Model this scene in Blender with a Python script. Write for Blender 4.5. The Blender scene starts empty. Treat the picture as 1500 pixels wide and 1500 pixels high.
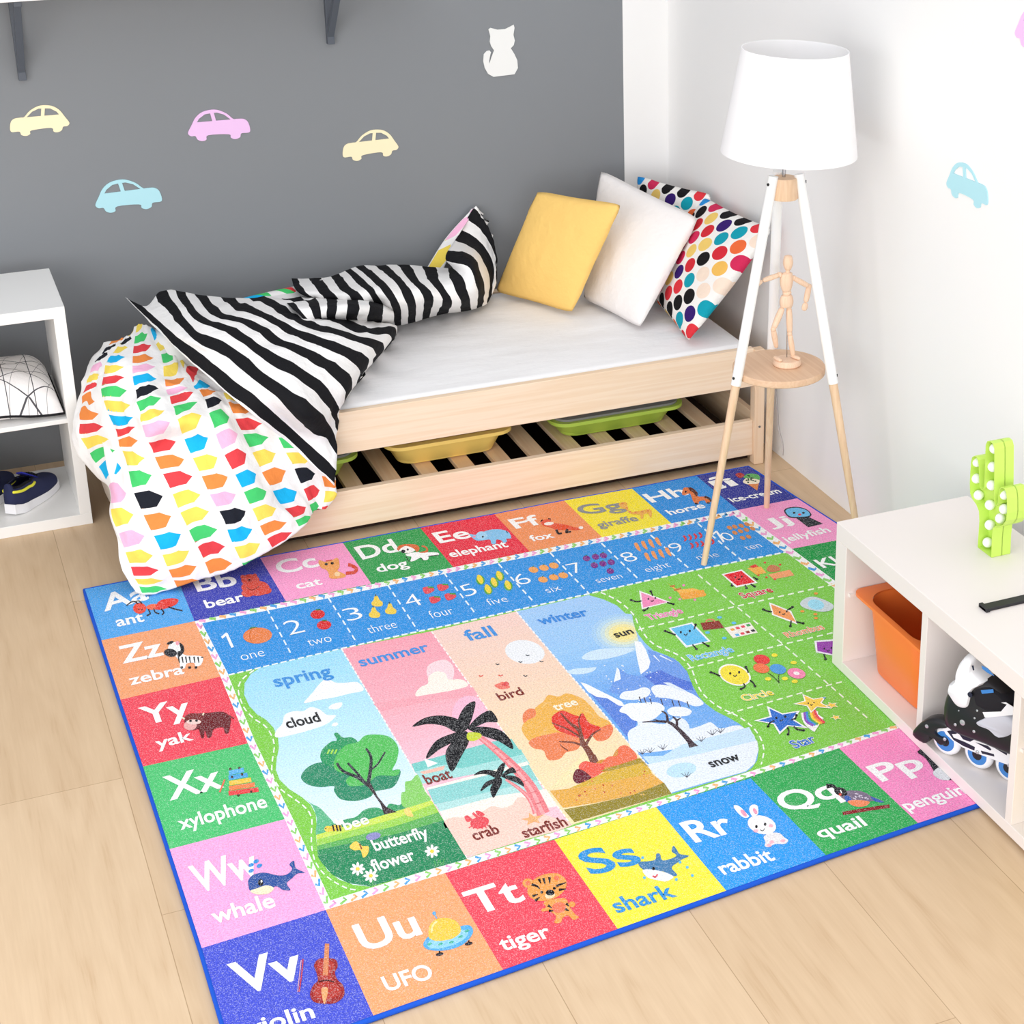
import bpy, math, random
import numpy as np
from mathutils import Vector, Matrix, noise
from mathutils.geometry import tessellate_polygon

# ------------------------------------------------------------------ camera
C = bpy.context.scene.collection
SC = bpy.context.scene
FPX, PX, PY = 2684.52, 1021.71, 579.40            # focal length and principal point (1500 px frame)
PITCH, YAW, ROLL = 0.3818, 0.4251, -0.003
CAMPOS = Vector((0.0, 0.0, 2.6))
cy, sy, cp, sp = math.cos(YAW), math.sin(YAW), math.cos(PITCH), math.sin(PITCH)
FW = Vector((sy*cp, cy*cp, -sp))
_r = Vector((cy, -sy, 0.0))
_d = FW.cross(_r)
RT = math.cos(ROLL)*_r + math.sin(ROLL)*_d
DN = -math.sin(ROLL)*_r + math.cos(ROLL)*_d
cam = bpy.data.cameras.new('camera')
cam.sensor_width = 36.0
cam.lens = FPX/1500*36.0
cam.shift_x = (750-PX)/1500
cam.shift_y = (PY-750)/1500
cam.clip_end = 60
camo = bpy.data.objects.new('camera', cam)
C.objects.link(camo)
up = -DN
bk = -FW
camo.matrix_world = Matrix(((RT.x, up.x, bk.x, CAMPOS.x), (RT.y, up.y, bk.y, CAMPOS.y), (RT.z, up.z, bk.z, CAMPOS.z), (0, 0, 0, 1)))
SC.camera = camo

# ------------------------------------------------------------------ light
w = bpy.data.worlds.new('world')
SC.world = w
w.use_nodes = True
w.node_tree.nodes['Background'].inputs[0].default_value = (0.93, 0.96, 1.0, 1)
w.node_tree.nodes['Background'].inputs[1].default_value = 0.93


def area(name, loc, target, sx, sy_, power, col=(1, 1, 1)):
    l = bpy.data.lights.new(name, 'AREA')
    l.shape = 'RECTANGLE'
    l.size, l.size_y = sx, sy_
    l.energy = power
    l.color = col
    o = bpy.data.objects.new(name, l)
    C.objects.link(o)
    o.location = loc
    o.rotation_euler = (Vector(target)-Vector(loc)).to_track_quat('-Z', 'Y').to_euler()
    return o


area('window_daylight', (-2.3, 1.5, 1.9), (1.6, 5.2, 0.45), 3.2, 2.6, 106, (1.0, 0.99, 0.98))
area('ceiling_bounce', (1.2, 3.0, 4.6), (1.3, 4.2, 0.0), 4.0, 3.6, 38, (1.0, 0.995, 0.99))
area('front_fill', (0.3, -0.9, 1.25), (1.7, 5.6, 0.40), 3.4, 1.8, 78, (1.0, 0.99, 0.98))  # added soft fill from behind the camera, not a real window
SC.view_settings.view_transform = 'Standard'
SC.view_settings.look = 'None'
SC.view_settings.exposure = -0.07
SC.view_settings.gamma = 1.0
SC.view_settings.use_curve_mapping = False


# ------------------------------------------------------------------ helpers
def ray(x, y):
    return RT*((x-PX)/FPX) + DN*((y-PY)/FPX) + FW


def onz(x, y, z=0.0):
    d = ray(x, y)
    return CAMPOS + d*((z-CAMPOS.z)/d.z)


def ony(x, y, Y):
    d = ray(x, y)
    return CAMPOS + d*(Y/d.y)


def onx(x, y, X):
    d = ray(x, y)
    return CAMPOS + d*(X/d.x)


def hx(h):
    h = h.lstrip('#')
    v = [int(h[i:i+2], 16)/255 for i in (0, 2, 4)]
    return tuple(c/12.92 if c <= .04045 else ((c+.055)/1.055)**2.4 for c in v)


MATS = {}


class NT:
    """small wrapper for building node trees"""
    def __init__(s, name):
        s.m = bpy.data.materials.new(name)
        s.m.use_nodes = True
        s.t = s.m.node_tree
        s.b = s.t.nodes['Principled BSDF']

    def n(s, typ, **kw):
        k = s.t.nodes.new(typ)
        for a, v in kw.items():
            setattr(k, a, v)
        return k

    def put(s, sock, v):
        if hasattr(v, 'links'):
            s.t.links.new(v, sock)
        else:
            sock.default_value = v

    def math(s, op, a, b=0.0, c=None):
        k = s.n('ShaderNodeMath', operation=op)
        s.put(k.inputs[0], a)
        s.put(k.inputs[1], b)
        if c is not None:
            s.put(k.inputs[2], c)
        return k.outputs[0]

    def mix(s, f, a, b, blend='MIX'):
        k = s.n('ShaderNodeMix', data_type='RGBA', blend_type=blend)
        s.put(k.inputs[0], f)
        for sock, v in ((k.inputs[6], a), (k.inputs[7], b)):
            s.put(sock, v if hasattr(v, 'links') else (*v, 1) if len(v) == 3 else v)
        return k.outputs[2]

    def noise(s, vec, scale, detail=2, rough=.5):
        k = s.n('ShaderNodeTexNoise')
        if vec is not None:
            s.put(k.inputs['Vector'], vec)
        k.inputs['Scale'].default_value = scale
        k.inputs['Detail'].default_value = detail
        k.inputs['Roughness'].default_value = rough
        return k.outputs['Fac']

    def obj(s, scale=(1, 1, 1), rot=(0, 0, 0), loc=(0, 0, 0), src='Object'):
        t = s.n('ShaderNodeTexCoord')
        k = s.n('ShaderNodeMapping')
        s.put(k.inputs[0], t.outputs[src])
        k.inputs['Scale'].default_value = scale
        k.inputs['Rotation'].default_value = rot
        k.inputs['Location'].default_value = loc
        return k.outputs[0]

    def bump(s, h, strength=.3, dist=.002):
        k = s.n('ShaderNodeBump')
        k.inputs['Strength'].default_value = strength
        k.inputs['Distance'].default_value = dist
        s.put(k.inputs['Height'], h)
        s.put(s.b.inputs['Normal'], k.outputs[0])

    def col(s, v):
        s.put(s.b.inputs['Base Color'], v if hasattr(v, 'links') else (*v, 1))

    def ramp(s, f, stops, interp='LINEAR'):
        k = s.n('ShaderNodeValToRGB')
        s.put(k.inputs[0], f)
        k.color_ramp.interpolation = interp
        e = k.color_ramp.elements
        while len(e) < len(stops):
            e.new(.5)
        for q, (p, c) in zip(e, stops):
            q.position = p
            q.color = (*c, 1)
        return k.outputs[0]


def mat(name, h, rough=.5, spec=.4, metal=0.0, var=0.03, scale=8, bump=0.0, bscale=200):
    """plain paint / plastic: one colour with a slight procedural mottling"""
    if name in MATS:
        return MATS[name]
    k = NT(name)
    c = hx(h)
    v = k.obj()
    f = k.noise(v, scale, 3)
    k.col(k.mix(f, tuple(x*(1-var) for x in c), tuple(min(1, x*(1+var)) for x in c)))
    k.b.inputs['Roughness'].default_value = rough
    k.b.inputs['Specular IOR Level'].default_value = spec
    k.b.inputs['Metallic'].default_value = metal
    if bump:
        k.bump(k.noise(k.obj(), bscale, 2), bump, .001)
    MATS[name] = k.m
    return k.m


def wood(name, h, dark, axis='x', fine=60, stretch=.035, rough=.5):
    if name in MATS:
        return MATS[name]
    k = NT(name)
    sc = {'x': (stretch, 1, 1), 'y': (1, stretch, 1), 'z': (1, 1, stretch)}[axis]
    v = k.obj(scale=sc)
    big = k.noise(v, fine*.25, 3, .6)
    wv = k.n('ShaderNodeMath', operation='SINE')
    k.put(wv.inputs[0], k.math('MULTIPLY', big, 46.0))
    rings = k.math('MULTIPLY_ADD', wv.outputs[0], .5, .5)
    fin = k.noise(v, fine*4, 3, .6)
    f = k.math('ADD', k.math('MULTIPLY', rings, .45), k.math('MULTIPLY', fin, .6))
    k.col(k.mix(k.math('MULTIPLY', f, .75), hx(h), hx(dark)))
    k.b.inputs['Roughness'].default_value = rough
    k.b.inputs['Specular IOR Level'].default_value = .3
    k.bump(fin, .08, .0006)
    MATS[name] = k.m
    return k.m


WPOS = {}


def wloc(o):
    return WPOS[o.name] if o is not None else Vector((0, 0, 0))


class MB:
    """collects faces in world coordinates"""
    def __init__(s):
        s.v, s.f, s.mi, s.uv = [], [], [], []

    def add(s, verts, faces, mi=0):
        b = len(s.v)
        s.v += [Vector(p) for p in verts]
        for f in faces:
            s.f.append([b+i for i in f])
            s.mi.append(mi)
        return s

    def box(s, x0, x1, y0, y1, z0, z1, mi=0):
        vs = [(x, y, z) for z in (z0, z1) for y in (y0, y1) for x in (x0, x1)]
        return s.add(vs, [(0, 2, 3, 1), (4, 5, 7, 6), (0, 1, 5, 4), (2, 6, 7, 3), (0, 4, 6, 2), (1, 3, 7, 5)], mi)

    def tube(s, pts, rad, n=12, mi=0, caps=True):
        pts = [Vector(p) for p in pts]
        if not hasattr(rad, '__len__'):
            rad = [rad]*len(pts)
        rings = []
        prev = None
        for i, p in enumerate(pts):
            a = pts[max(0, i-1)]
            b = pts[min(len(pts)-1, i+1)]
            t = (b-a).normalized()
            if prev is None:
                u = t.orthogonal().normalized()
            else:
                u = (prev-t*prev.dot(t)).normalized()
            prev = u
            q = t.cross(u)
            rings.append([p+(u*math.cos(2*math.pi*k/n)+q*math.sin(2*math.pi*k/n))*rad[i] for k in range(n)])
        vs = [p for r in rings for p in r]
        fs = [(i*n+k, i*n+(k+1) % n, (i+1)*n+(k+1) % n, (i+1)*n+k) for i in range(len(rings)-1) for k in range(n)]
        if caps:
            fs += [tuple(range(n-1, -1, -1)), tuple((len(rings)-1)*n+k for k in range(n))]
        return s.add(vs, fs, mi)

    def lathe(s, base, axis, prof, n=24, mi=0, flat=1.0, side=None):
        """prof: (distance along axis, radius); flat squeezes along one side direction"""
        base, axis = Vector(base), Vector(axis).normalized()
        u = (Vector(side)-axis*Vector(side).dot(axis)).normalized() if side is not None else axis.orthogonal().normalized()
        q = axis.cross(u)
        vs, fs = [], []
        for d, r in prof:
            vs += [base+axis*d+(u*math.cos(2*math.pi*k/n)*r+q*math.sin(2*math.pi*k/n)*r*flat) for k in range(n)]
        m = len(prof)
        fs = [(i*n+k, i*n+(k+1) % n, (i+1)*n+(k+1) % n, (i+1)*n+k) for i in range(m-1) for k in range(n)]
        fs += [tuple(range(n-1, -1, -1)), tuple((m-1)*n+k for k in range(n))]
        return s.add(vs, fs, mi)

    def prism(s, pts, off, mi=0):
        """closed outline pts (3D, planar) pushed along off"""
        pts = [Vector(p) for p in pts]
        off = Vector(off)
        n = len(pts)
        tris = tessellate_polygon([pts])
        vs = pts+[p+off for p in pts]
        fs = [tuple(t) for t in tris]+[tuple(n+i for i in reversed(t)) for t in tris]
        fs += [(i, (i+1) % n, n+(i+1) % n, n+i) for i in range(n)]
        return s.add(vs, fs, mi)


def smooth_closed(pts, k=6):
    out = []
    n = len(pts)
    for i in range(n):
        p0, p1, p2, p3 = (Vector(pts[(i+j-1) % n]) for j in range(4))
        for j in range(k):
            t = j/k
            out.append(.5*((2*p1)+(p2-p0)*t+(2*p0-5*p1+4*p2-p3)*t*t+(3*p1-p0-3*p2+p3)*t**3))
    return out


def smooth_open(pts, k=6):
    out = []
    n = len(pts)
    for i in range(n-1):
        p0, p1, p2, p3 = (Vector(pts[min(n-1, max(0, i+j-1))]) for j in range(4))
        for j in range(k):
            t = j/k
            out.append(.5*((2*p1)+(p2-p0)*t+(2*p0-5*p1+4*p2-p3)*t*t+(3*p1-p0-3*p2+p3)*t**3))
    out.append(Vector(pts[-1]))
    return out


def fixn(me):
    import bmesh
    b = bmesh.new()
    b.from_mesh(me)
    bmesh.ops.recalc_face_normals(b, faces=b.faces)
    b.to_mesh(me)
    b.free()


def link(name, me, mats, parent=None, base=None, smooth=False, bevel=0.0, angle=None):
    o = bpy.data.objects.new(name, me)
    C.objects.link(o)
    if base is None:
        base = wloc(parent) if parent is not None else Vector((0, 0, 0))
    base = Vector(base)
    me.transform(Matrix.Translation(-base))
    WPOS[o.name] = base
    if parent is not None:
        o.parent = parent
        o.location = base-wloc(parent)
    else:
        o.location = base
    for m in (mats if isinstance(mats, (list, tuple)) else [mats]):
        me.materials.append(m)
    if smooth:
        me.polygons.foreach_set('use_smooth', [True]*len(me.polygons))
        if angle:
            me.set_sharp_from_angle(angle=math.radians(angle))
    if bevel:
        b = o.modifiers.new('bevel', 'BEVEL')
        b.width = bevel
        b.segments = 2
        b.limit_method = 'ANGLE'
    return o


def obj(name, mb, mats, parent=None, base=None, smooth=False, bevel=0.0, angle=None):
    me = bpy.data.meshes.new(name)
    me.from_pydata([tuple(p) for p in mb.v], [], mb.f)
    me.polygons.foreach_set('material_index', mb.mi)
    fixn(me)
    return link(name, me, mats, parent, base, smooth, bevel, angle)


def tag(o, label, cat, group=None):
    o['label'] = label
    o['category'] = cat
    if group:
        o['group'] = group
    return o


def thing(name, label, cat, loc, group=None):
    o = bpy.data.objects.new(name, None)
    o.empty_display_size = .1
    C.objects.link(o)
    o.location = loc
    WPOS[o.name] = Vector(loc)
    return tag(o, label, cat, group)


def struct(name, mb, mats, **k):
    o = obj(name, mb, mats, **k)
    o['kind'] = 'structure'
    return o

# ------------------------------------------------------------------ the room
GY, WX = 6.24, 2.70           # grey wall, white wall
# floor: oak laminate, planks run towards the grey wall
k = NT('oak_laminate')
co = k.n('ShaderNodeTexCoord')
sep = k.n('ShaderNodeSeparateXYZ')
k.put(sep.inputs[0], co.outputs['Object'])
br = k.n('ShaderNodeTexBrick')
mp = k.n('ShaderNodeMapping')
k.put(mp.inputs[0], co.outputs['Object'])
mp.inputs['Rotation'].default_value = (0, 0, math.radians(90))
mp.inputs['Location'].default_value = (0.35, 0.06, 0)
k.put(br.inputs['Vector'], mp.outputs[0])
br.offset = .37
br.inputs['Color1'].default_value = (*hx('#dfc8ab'), 1)
br.inputs['Color2'].default_value = (*hx('#d9c1a3'), 1)
br.inputs['Mortar'].default_value = (*hx('#b79d7f'), 1)
br.inputs['Scale'].default_value = 1
br.inputs['Mortar Size'].default_value = .0012
br.inputs['Mortar Smooth'].default_value = .4
br.inputs['Brick Width'].default_value = 1.6
br.inputs['Row Height'].default_value = .36
v = k.obj(scale=(1, .05, 1))
g1 = k.noise(v, 26, 4, .65)
g2 = k.noise(v, 150, 3, .6)
v3 = k.obj(scale=(1, .18, 1))
sw = k.n('ShaderNodeMath', operation='SINE')
k.put(sw.inputs[0], k.math('MULTIPLY', k.noise(v3, 5, 2), 60.0))
g = k.math('ADD', k.math('MULTIPLY', g1, .55), k.math('ADD', k.math('MULTIPLY', g2, .3), k.math('MULTIPLY', sw.outputs[0], .05)))
gr = k.ramp(g, [(.22, hx('#fffaf3')), (.5, hx('#f4ece2')), (.78, hx('#d8c4ac'))])
k.col(k.mix(1.0, br.outputs['Color'], gr, 'MULTIPLY'))
k.b.inputs['Roughness'].default_value = .45
k.b.inputs['Specular IOR Level'].default_value = .35
k.bump(g2, .06, .0005)
floor_m = k.m
struct('floor', MB().box(-2.6, 2.76, .6, 6.30, -.06, 0), floor_m)
grey = mat('grey_wall_paint', '#86898d', .75, .2, var=.015, scale=1.5)
white_w = mat('white_wall_paint', '#f5f4f3', .7, .2, var=.01, scale=1.5)
struct('wall_back', MB().box(-2.6, 2.52, GY, GY+.06, 0, 2.75).box(2.52, 2.76, GY, GY+.06, 0, 2.75, 1), [grey, white_w])
struct('wall_right', MB().box(WX, WX+.06, 1.0, GY, 0, 2.75), white_w)

lacq = mat('white_lacquer', '#f4f3f1', .38, .45, var=.01)
# ------------------------------------------------------------------ cube shelf at the left
t = thing('cube_shelf', 'white open cube shelf holding a cushion and sneakers, left of the bed', 'shelf', (.21, 5.89, 0))
X0, X1, Y0, Y1, TH = -.005, .425, 5.68, 6.10, .742
obj('top_panel', MB().box(X0, X1, Y0, Y1, TH-.036, TH), lacq, t, bevel=.0012)
obj('bottom_panel', MB().box(X0, X1, Y0, Y1, 0, .038), lacq, t, bevel=.0012)
for xa in (X0, X1-.036):
    obj('side_panel', MB().box(xa, xa+.036, Y0, Y1, .038, TH-.036), lacq, t, bevel=.0012)
obj('middle_shelf', MB().box(X0+.036, X1-.036, Y0+.002, Y1, .357, .372), lacq, t, bevel=.0012)

# ------------------------------------------------------------------ wall shelf with brackets
brk = mat('slate_bracket_paint', '#565c66', .5, .4)
t = thing('wall_shelf', 'white wall board high on the grey wall, on slate grey brackets', 'shelf', (.95, 6.1, 1.59))
sh = onz(60, 0, 1.59)
zz = ony(0, 5, 6.0).z
pa, pb = ony(0, 5, 5.97), ony(60, 0, 5.97)
zs = (pa.z+pb.z)/2
obj('board', MB().box(-.35, 1.75, 5.97, GY, zs, zs+.03), lacq, t, bevel=.002)
for (px, py) in ((33, 117), (484, 64)):
    q = ony(px, py, GY-.008)
    z1 = zs
    m_ = MB().box(q.x-.012, q.x+.012, GY-.024, GY-.001, q.z, z1)
    m_.box(q.x-.012, q.x+.012, 6.01, GY-.024, z1-.022, z1)
    a, b = Vector((q.x, GY-.014, q.z+.03)), Vector((q.x, 6.04, z1-.012))
    d = (b-a).normalized()
    nn = Vector((0, -d.z, d.y))*.010
    xx = Vector((.011, 0, 0))
    vs = [p+s1*xx+s2*nn for p in (a, b) for s1, s2 in ((-1, -1), (1, -1), (1, 1), (-1, 1))]
    m_.add(vs, [(0, 1, 2, 3), (7, 6, 5, 4), (0, 4, 5, 1), (1, 5, 6, 2), (2, 6, 7, 3), (3, 7, 4, 0)])
    obj('bracket', m_, brk, t, bevel=.0015)

# ------------------------------------------------------------------ wall stickers
CAR = [(-1, -.42), (-.98, -.02), (-.85, .16), (-.62, .20), (-.5, .22), (-.3, .48), (0, .68), (.28, .70), (.52, .62), (.72, .42), (.86, .14), (.98, -.1), (1.0, -.22), (.92, -.32), (.78, -.34), (.72, -.5), (.58, -.58), (.44, -.54), (.36, -.36), (-.3, -.42), (-.36, -.58), (-.5, -.66), (-.66, -.6), (-.72, -.44)]
WIN1 = [(-.42, .2), (-.22, .44), (0, .56), (.1, .56), (.06, .22)]
WIN2 = [(.18, .22), (.22, .56), (.4, .54), (.6, .38), (.68, .24)]


def shape_mesh(outer, holes, place, off):
    """planar outline with holes, pushed by off"""
    loops = [[Vector((p[0], p[1], 0)) for p in outer]]+[[Vector((p[0], p[1], 0)) for p in h] for h in holes]
    tris = tessellate_polygon(loops)
    flat = [p for l in loops for p in l]
    n = len(flat)
    off = Vector(off)
    A = [Vector(place(p.x, p.y)) for p in flat]
    mb = MB()
    fs = [tuple(t_) for t_ in tris]+[tuple(n+i for i in t_) for t_ in tris]
    b = 0
    for l in loops:
        m = len(l)
        fs += [(b+i, b+(i+1) % m, n+b+(i+1) % m, n+b+i) for i in range(m)]
        b += m
    return mb.add(A+[p+off for p in A], fs)


def car(cx, cyy, s, flip, rot, m, label, wall='back', sv=.78):
    c, s_ = math.cos(rot), math.sin(rot)
    f = -1 if flip else 1

    def place(u, v):
        u, v = f*u*s, v*s*sv
        u, v = u*c-v*s_, u*s_+v*c
        if wall == 'back':
            p = ony(cx, cyy, GY-.003)
            return (p.x+u, GY-.003, p.z+v)
        p = onx(cx, cyy, WX-.003)
        return (WX-.003, p.y-u, p.z+v)
    out = [(p.x, p.y) for p in smooth_closed([(a, b, 0) for a, b in CAR], 4)]
    mb = shape_mesh(out, [WIN1, WIN2], place, (0, .0025, 0) if wall == 'back' else (.0025, 0, 0))
    base = sum(mb.v, Vector())/len(mb.v)
    tag(obj('car_sticker', mb, m, base=base), label, 'wall sticker', 'car stickers on the walls')


cream = mat('cream_sticker_card', '#fbeec8', .6, .2, var=.01)
pinkc = mat('lilac_sticker_card', '#efc5f0', .6, .2, var=.01)
bluec = mat('sky_sticker_card', '#b4e2ec', .6, .2, var=.01)
px2m = lambda d: ony(320+d, 184, GY).x-ony(320, 184, GY).x
car(58, 177, px2m(40), False, -.03, cream, 'cream car sticker on the grey wall near its left end, under the shelf bracket')
car(320, 184, px2m(45), True, .02, pinkc, 'lilac pink car sticker on the grey wall, facing right')
car(187, 287, px2m(47), True, .05, bluec, 'pale blue car sticker on the grey wall, lowest of the four there')
car(543, 213, px2m(43.5), False, -.01, cream, 'cream car sticker on the grey wall above the striped duvet')
car(1416, 271, .105, True, .06, bluec, 'pale blue car sticker on the white right wall', 'right')
car(1521, 46, .105, True, .06, pinkc, 'lilac sticker cut off by the top right edge of the photo', 'right')
cat = [(422, 190), (435, 180), (480, 192), (530, 188), (585, 160), (590, 180), (583, 225), (592, 262), (585, 292), (566, 312), (590, 350), (608, 390), (612, 440), (590, 480), (525, 488), (455, 497), (420, 478), (398, 440), (388, 395), (392, 350), (410, 330), (428, 326), (438, 338), (432, 360), (426, 395), (428, 412), (440, 375), (458, 325), (440, 300), (430, 270), (434, 235), (428, 212)]
mb = MB().prism([ony(620+a*.22667, b*.22667, GY-.004) for a, b in cat], (0, .003, 0))
tag(obj('cat_sticker', mb, mat('white_sticker_card', '#eeeeec', .6, .2, var=.01), base=ony(735, 75, GY-.002)), 'white sitting cat cut-out on the grey wall', 'wall sticker')

# ------------------------------------------------------------------ bed
pine = wood('pine_along', '#f9e3cb', '#ebcaa6', 'x')
pine_y = wood('pine_across', '#f2d6b6', '#e2bb92', 'y')
pine_z = wood('pine_upright', '#f5dabd', '#e6c09a', 'z')
FY = 5.24
bed = thing('bed', 'low pine single bed with open slatted bottom, against the grey wall', 'bed', (1.6, 5.74, 0))
rt = ony(1000, 526.5, FY).z
rb = ony(800, 616, FY).z
lt = ony(800, 668.5, FY).z
lb = ony(800, 721, FY).z
obj('side_rail', MB().box(.817, 2.583, FY, FY+.026, rb, rt), pine, bed, bevel=.002)
obj('lower_rail', MB().box(.817, 2.583, FY+.001, FY+.026, lb, lt), pine, bed, bevel=.002)
obj('side_rail', MB().box(.817, 2.583, 6.174, 6.20, rb, rt), pine, bed, bevel=.002)
obj('lower_rail', MB().box(.817, 2.583, 6.174, 6.199, lb, lt), pine, bed, bevel=.002)
for xa, xb in ((.78, .817), (2.583, 2.62)):
    for ya in (FY-.014, 6.166):
        m_ = MB().box(xa, xb, ya, ya+.04, 0, .425 if xa > 1 and ya < 6 else .40)
        obj('post', m_, pine_z, bed, bevel=.004)
    obj('end_rail', MB().box(xa+.008, xb-.008, FY+.026, 6.166, rb, rt-.035), pine_y, bed, bevel=.002)
    obj('end_rail', MB().box(xa+.008, xb-.008, FY+.026, 6.166, lb, lt+.02), pine_y, bed, bevel=.002)
sx = [ony(px, py, FY+.05).x for px, py in ((523, 718), (577, 706), (630, 697), (682, 688))]
st = .1245
x_first = ony(577, 706, FY+.05).x
for i in range(-5, 10):
    xc = x_first+i*st
    if .86 < xc < 2.57:
        obj('slat', MB().box(xc-.028, xc+.028, FY+.027, 6.173, lt-.035, lt-.018), pine_y, bed, bevel=.0015)
tape = mat('grey_webbing', '#c9c6cc', .7, .2)
for ya in (FY+.075, 5.72, 6.12):
    obj('webbing_strap', MB().box(.83, 2.57, ya, ya+.016, lt-.0395, lt-.0355), tape, bed)
obj('underbed_shade_panel', MB().box(.82, 2.578, FY+.03, 6.17, .012, .03), mat('underbed_shade_brown', '#2b1d18', .8, .15), bed)  # added near-black sheet standing in for the shade below the slats
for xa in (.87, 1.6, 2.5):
    obj('support_strip', MB().box(xa-.02, xa+.02, FY+.028, 6.172, .03, lt-.04), mat('underbed_shade_brown', '#2b1d18', .8, .15), bed)  # strips carry the same painted shade colour
# notch line of the joint in the front post
q = ony(1109, 606, FY-.014)
obj('joint_bolt', MB().tube([(2.601, FY-.0165, q.z-.05), (2.601, FY-.010, q.z-.05)], .004), mat('grey_steel', '#8d8d8d', .3, .5, 1.0), bed, smooth=True, angle=40)

# mattress
k = NT('white_sheet')
v = k.obj(scale=(1, 2.4, 1))
a_ = k.noise(v, 7, 4, .6)
k.col(k.mix(a_, hx('#f4f3f4'), hx('#fbfafb')))
k.b.inputs['Roughness'].default_value = .85
k.b.inputs['Specular IOR Level'].default_value = .15
fine = k.noise(k.obj(), 900, 1)
k.bump(k.math('ADD', a_, k.math('MULTIPLY', fine, .03)), .35, .012)
sheet_m = k.m


def soft_box(x0, x1, y0, y1, z0, z1, nx, ny, r, amp, seed):
    """closed rounded slab with a slightly uneven top"""
    mb = MB()
    vs, fs = [], []
    lay = [(z0, r*.5), (z0+r*.5, 0), (z1-r, 0), (z1-r*.35, r*.12), (z1-r*.08, r*.45), (z1, r)]
    rings = []
    per = []
    for i in range(nx):
        per.append((i/nx, 0))
    for i in range(ny):
        per.append((1, i/ny))
    for i in range(nx):
        per.append((1-i/nx, 1))
    for i in range(ny):
        per.append((0, 1-i/ny))
    n = len(per)
    for z, ins in lay:
        for u, vv in per:
            x = x0+ins+(x1-x0-2*ins)*u
            y = y0+ins+(y1-y0-2*ins)*vv
            vs.append(Vector((x, y, z)))
    for l in range(len(lay)-1):
        fs += [(l*n+i, l*n+(i+1) % n, (l+1)*n+(i+1) % n, (l+1)*n+i) for i in range(n)]
    fs.append(tuple(range(n-1, -1, -1)))
    # top grid
    tb = len(vs)
    ins = r
    gx, gy = nx, ny
    for j in range(gy+1):
        for i in range(gx+1):
            x = x0+ins+(x1-x0-2*ins)*i/gx
            y = y0+ins+(y1-y0-2*ins)*j/gy
            e = min(i, gx-i, j, gy-j)
            z = z1+amp*min(1, e/2)*(noise.noise(Vector((x*2.2+seed, y*4.5, 0)))+.6*noise.noise(Vector((x*6+seed, y*14, 3))))
            vs.append(Vector((x, y, z)))
    fs += [(tb+j*(gx+1)+i, tb+j*(gx+1)+i+1, tb+(j+1)*(gx+1)+i+1, tb+(j+1)*(gx+1)+i) for j in range(gy) for i in range(gx)]
    return mb.add(vs, fs)


mt = obj('mattress', soft_box(.82, 2.582, FY+.028, 6.16, rb+.02, .432, 60, 34, .03, .006, 3.1), sheet_m, base=(1.6, 5.72, rb+.02), smooth=True)
tag(mt, 'white sheeted mattress lying in the pine bed', 'mattress')

# ------------------------------------------------------------------ storage boxes on the slats


def tray(name, x0, x1, y0, y1, z0, z1, m, label, lid=None, group=None):
    """shallow tray: tapered rounded body with an outward rim"""
    t = thing(name, label, 'box', ((x0+x1)/2, (y0+y1)/2, z0), group)

    def ring(x0, x1, y0, y1, r, z, n=6):
        o = []
        for cx, cyy, a0 in ((x1-r, y1-r, 0), (x0+r, y1-r, 90), (x0+r, y0+r, 180), (x1-r, y0+r, 270)):
            for i in range(n+1):
                a = math.radians(a0+90*i/n)
                o.append(Vector((cx+r*math.cos(a), cyy+r*math.sin(a), z)))
        return o
    rim = .022
    bx0, bx1, by0, by1 = x0+rim, x1-rim, y0+rim, y1-rim
    tp = .028
    R = [ring(bx0+tp+.014, bx1-tp-.014, by0+tp+.014, by1-tp-.014, .045, z0), ring(bx0+tp, bx1-tp, by0+tp, by1-tp, .055, z0+.012), ring(bx0, bx1, by0, by1, .05, z1-.006)]
    Ri = [ring(bx0+.004, bx1-.004, by0+.004, by1-.004, .05, z1-.002), ring(bx0+tp+.003, bx1-tp-.003, by0+tp+.003, by1-tp-.003, .05, z0+.006)]
    n = len(R[0])

    def shell(rs, cap):
        vs = [p for r in rs for p in r]
        fs = [(l*n+i, l*n+(i+1) % n, (l+1)*n+(i+1) % n, (l+1)*n+i) for l in range(len(rs)-1) for i in range(n)]
        for c in cap:
            fs.append(tuple(c*n+i for i in range(n)))
        return vs, fs
    b = MB().add(*shell(R+Ri, (0, len(R)+len(Ri)-1)))
    obj('body', b, m, t, smooth=True, angle=50)
    o1, o2 = ring(x0, x1, y0, y1, .06, z1-.012), ring(x0, x1, y0, y1, .06, z1)
    i2, i1 = ring(bx0+.003, bx1-.003, by0+.003, by1-.003, .05, z1), ring(bx0-.002, bx1+.002, by0-.002, by1+.002, .05, z1-.008)
    rs = [i1, o1, o2, i2, i1]
    vs, fs = shell(rs, ())
    obj('rim', MB().add(vs, fs), m, t, smooth=True, angle=40)
    if lid:
        obj('lid', MB().add(*shell([ring(bx0-.006, bx1+.006, by0-.006, by1+.006, .05, z1+.0005), ring(bx0-.006, bx1+.006, by0-.006, by1+.006, .05, z1+.008)], (0, 1))), lid, t, smooth=True, angle=40)['label'] = 'grey lid'
    return t


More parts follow.
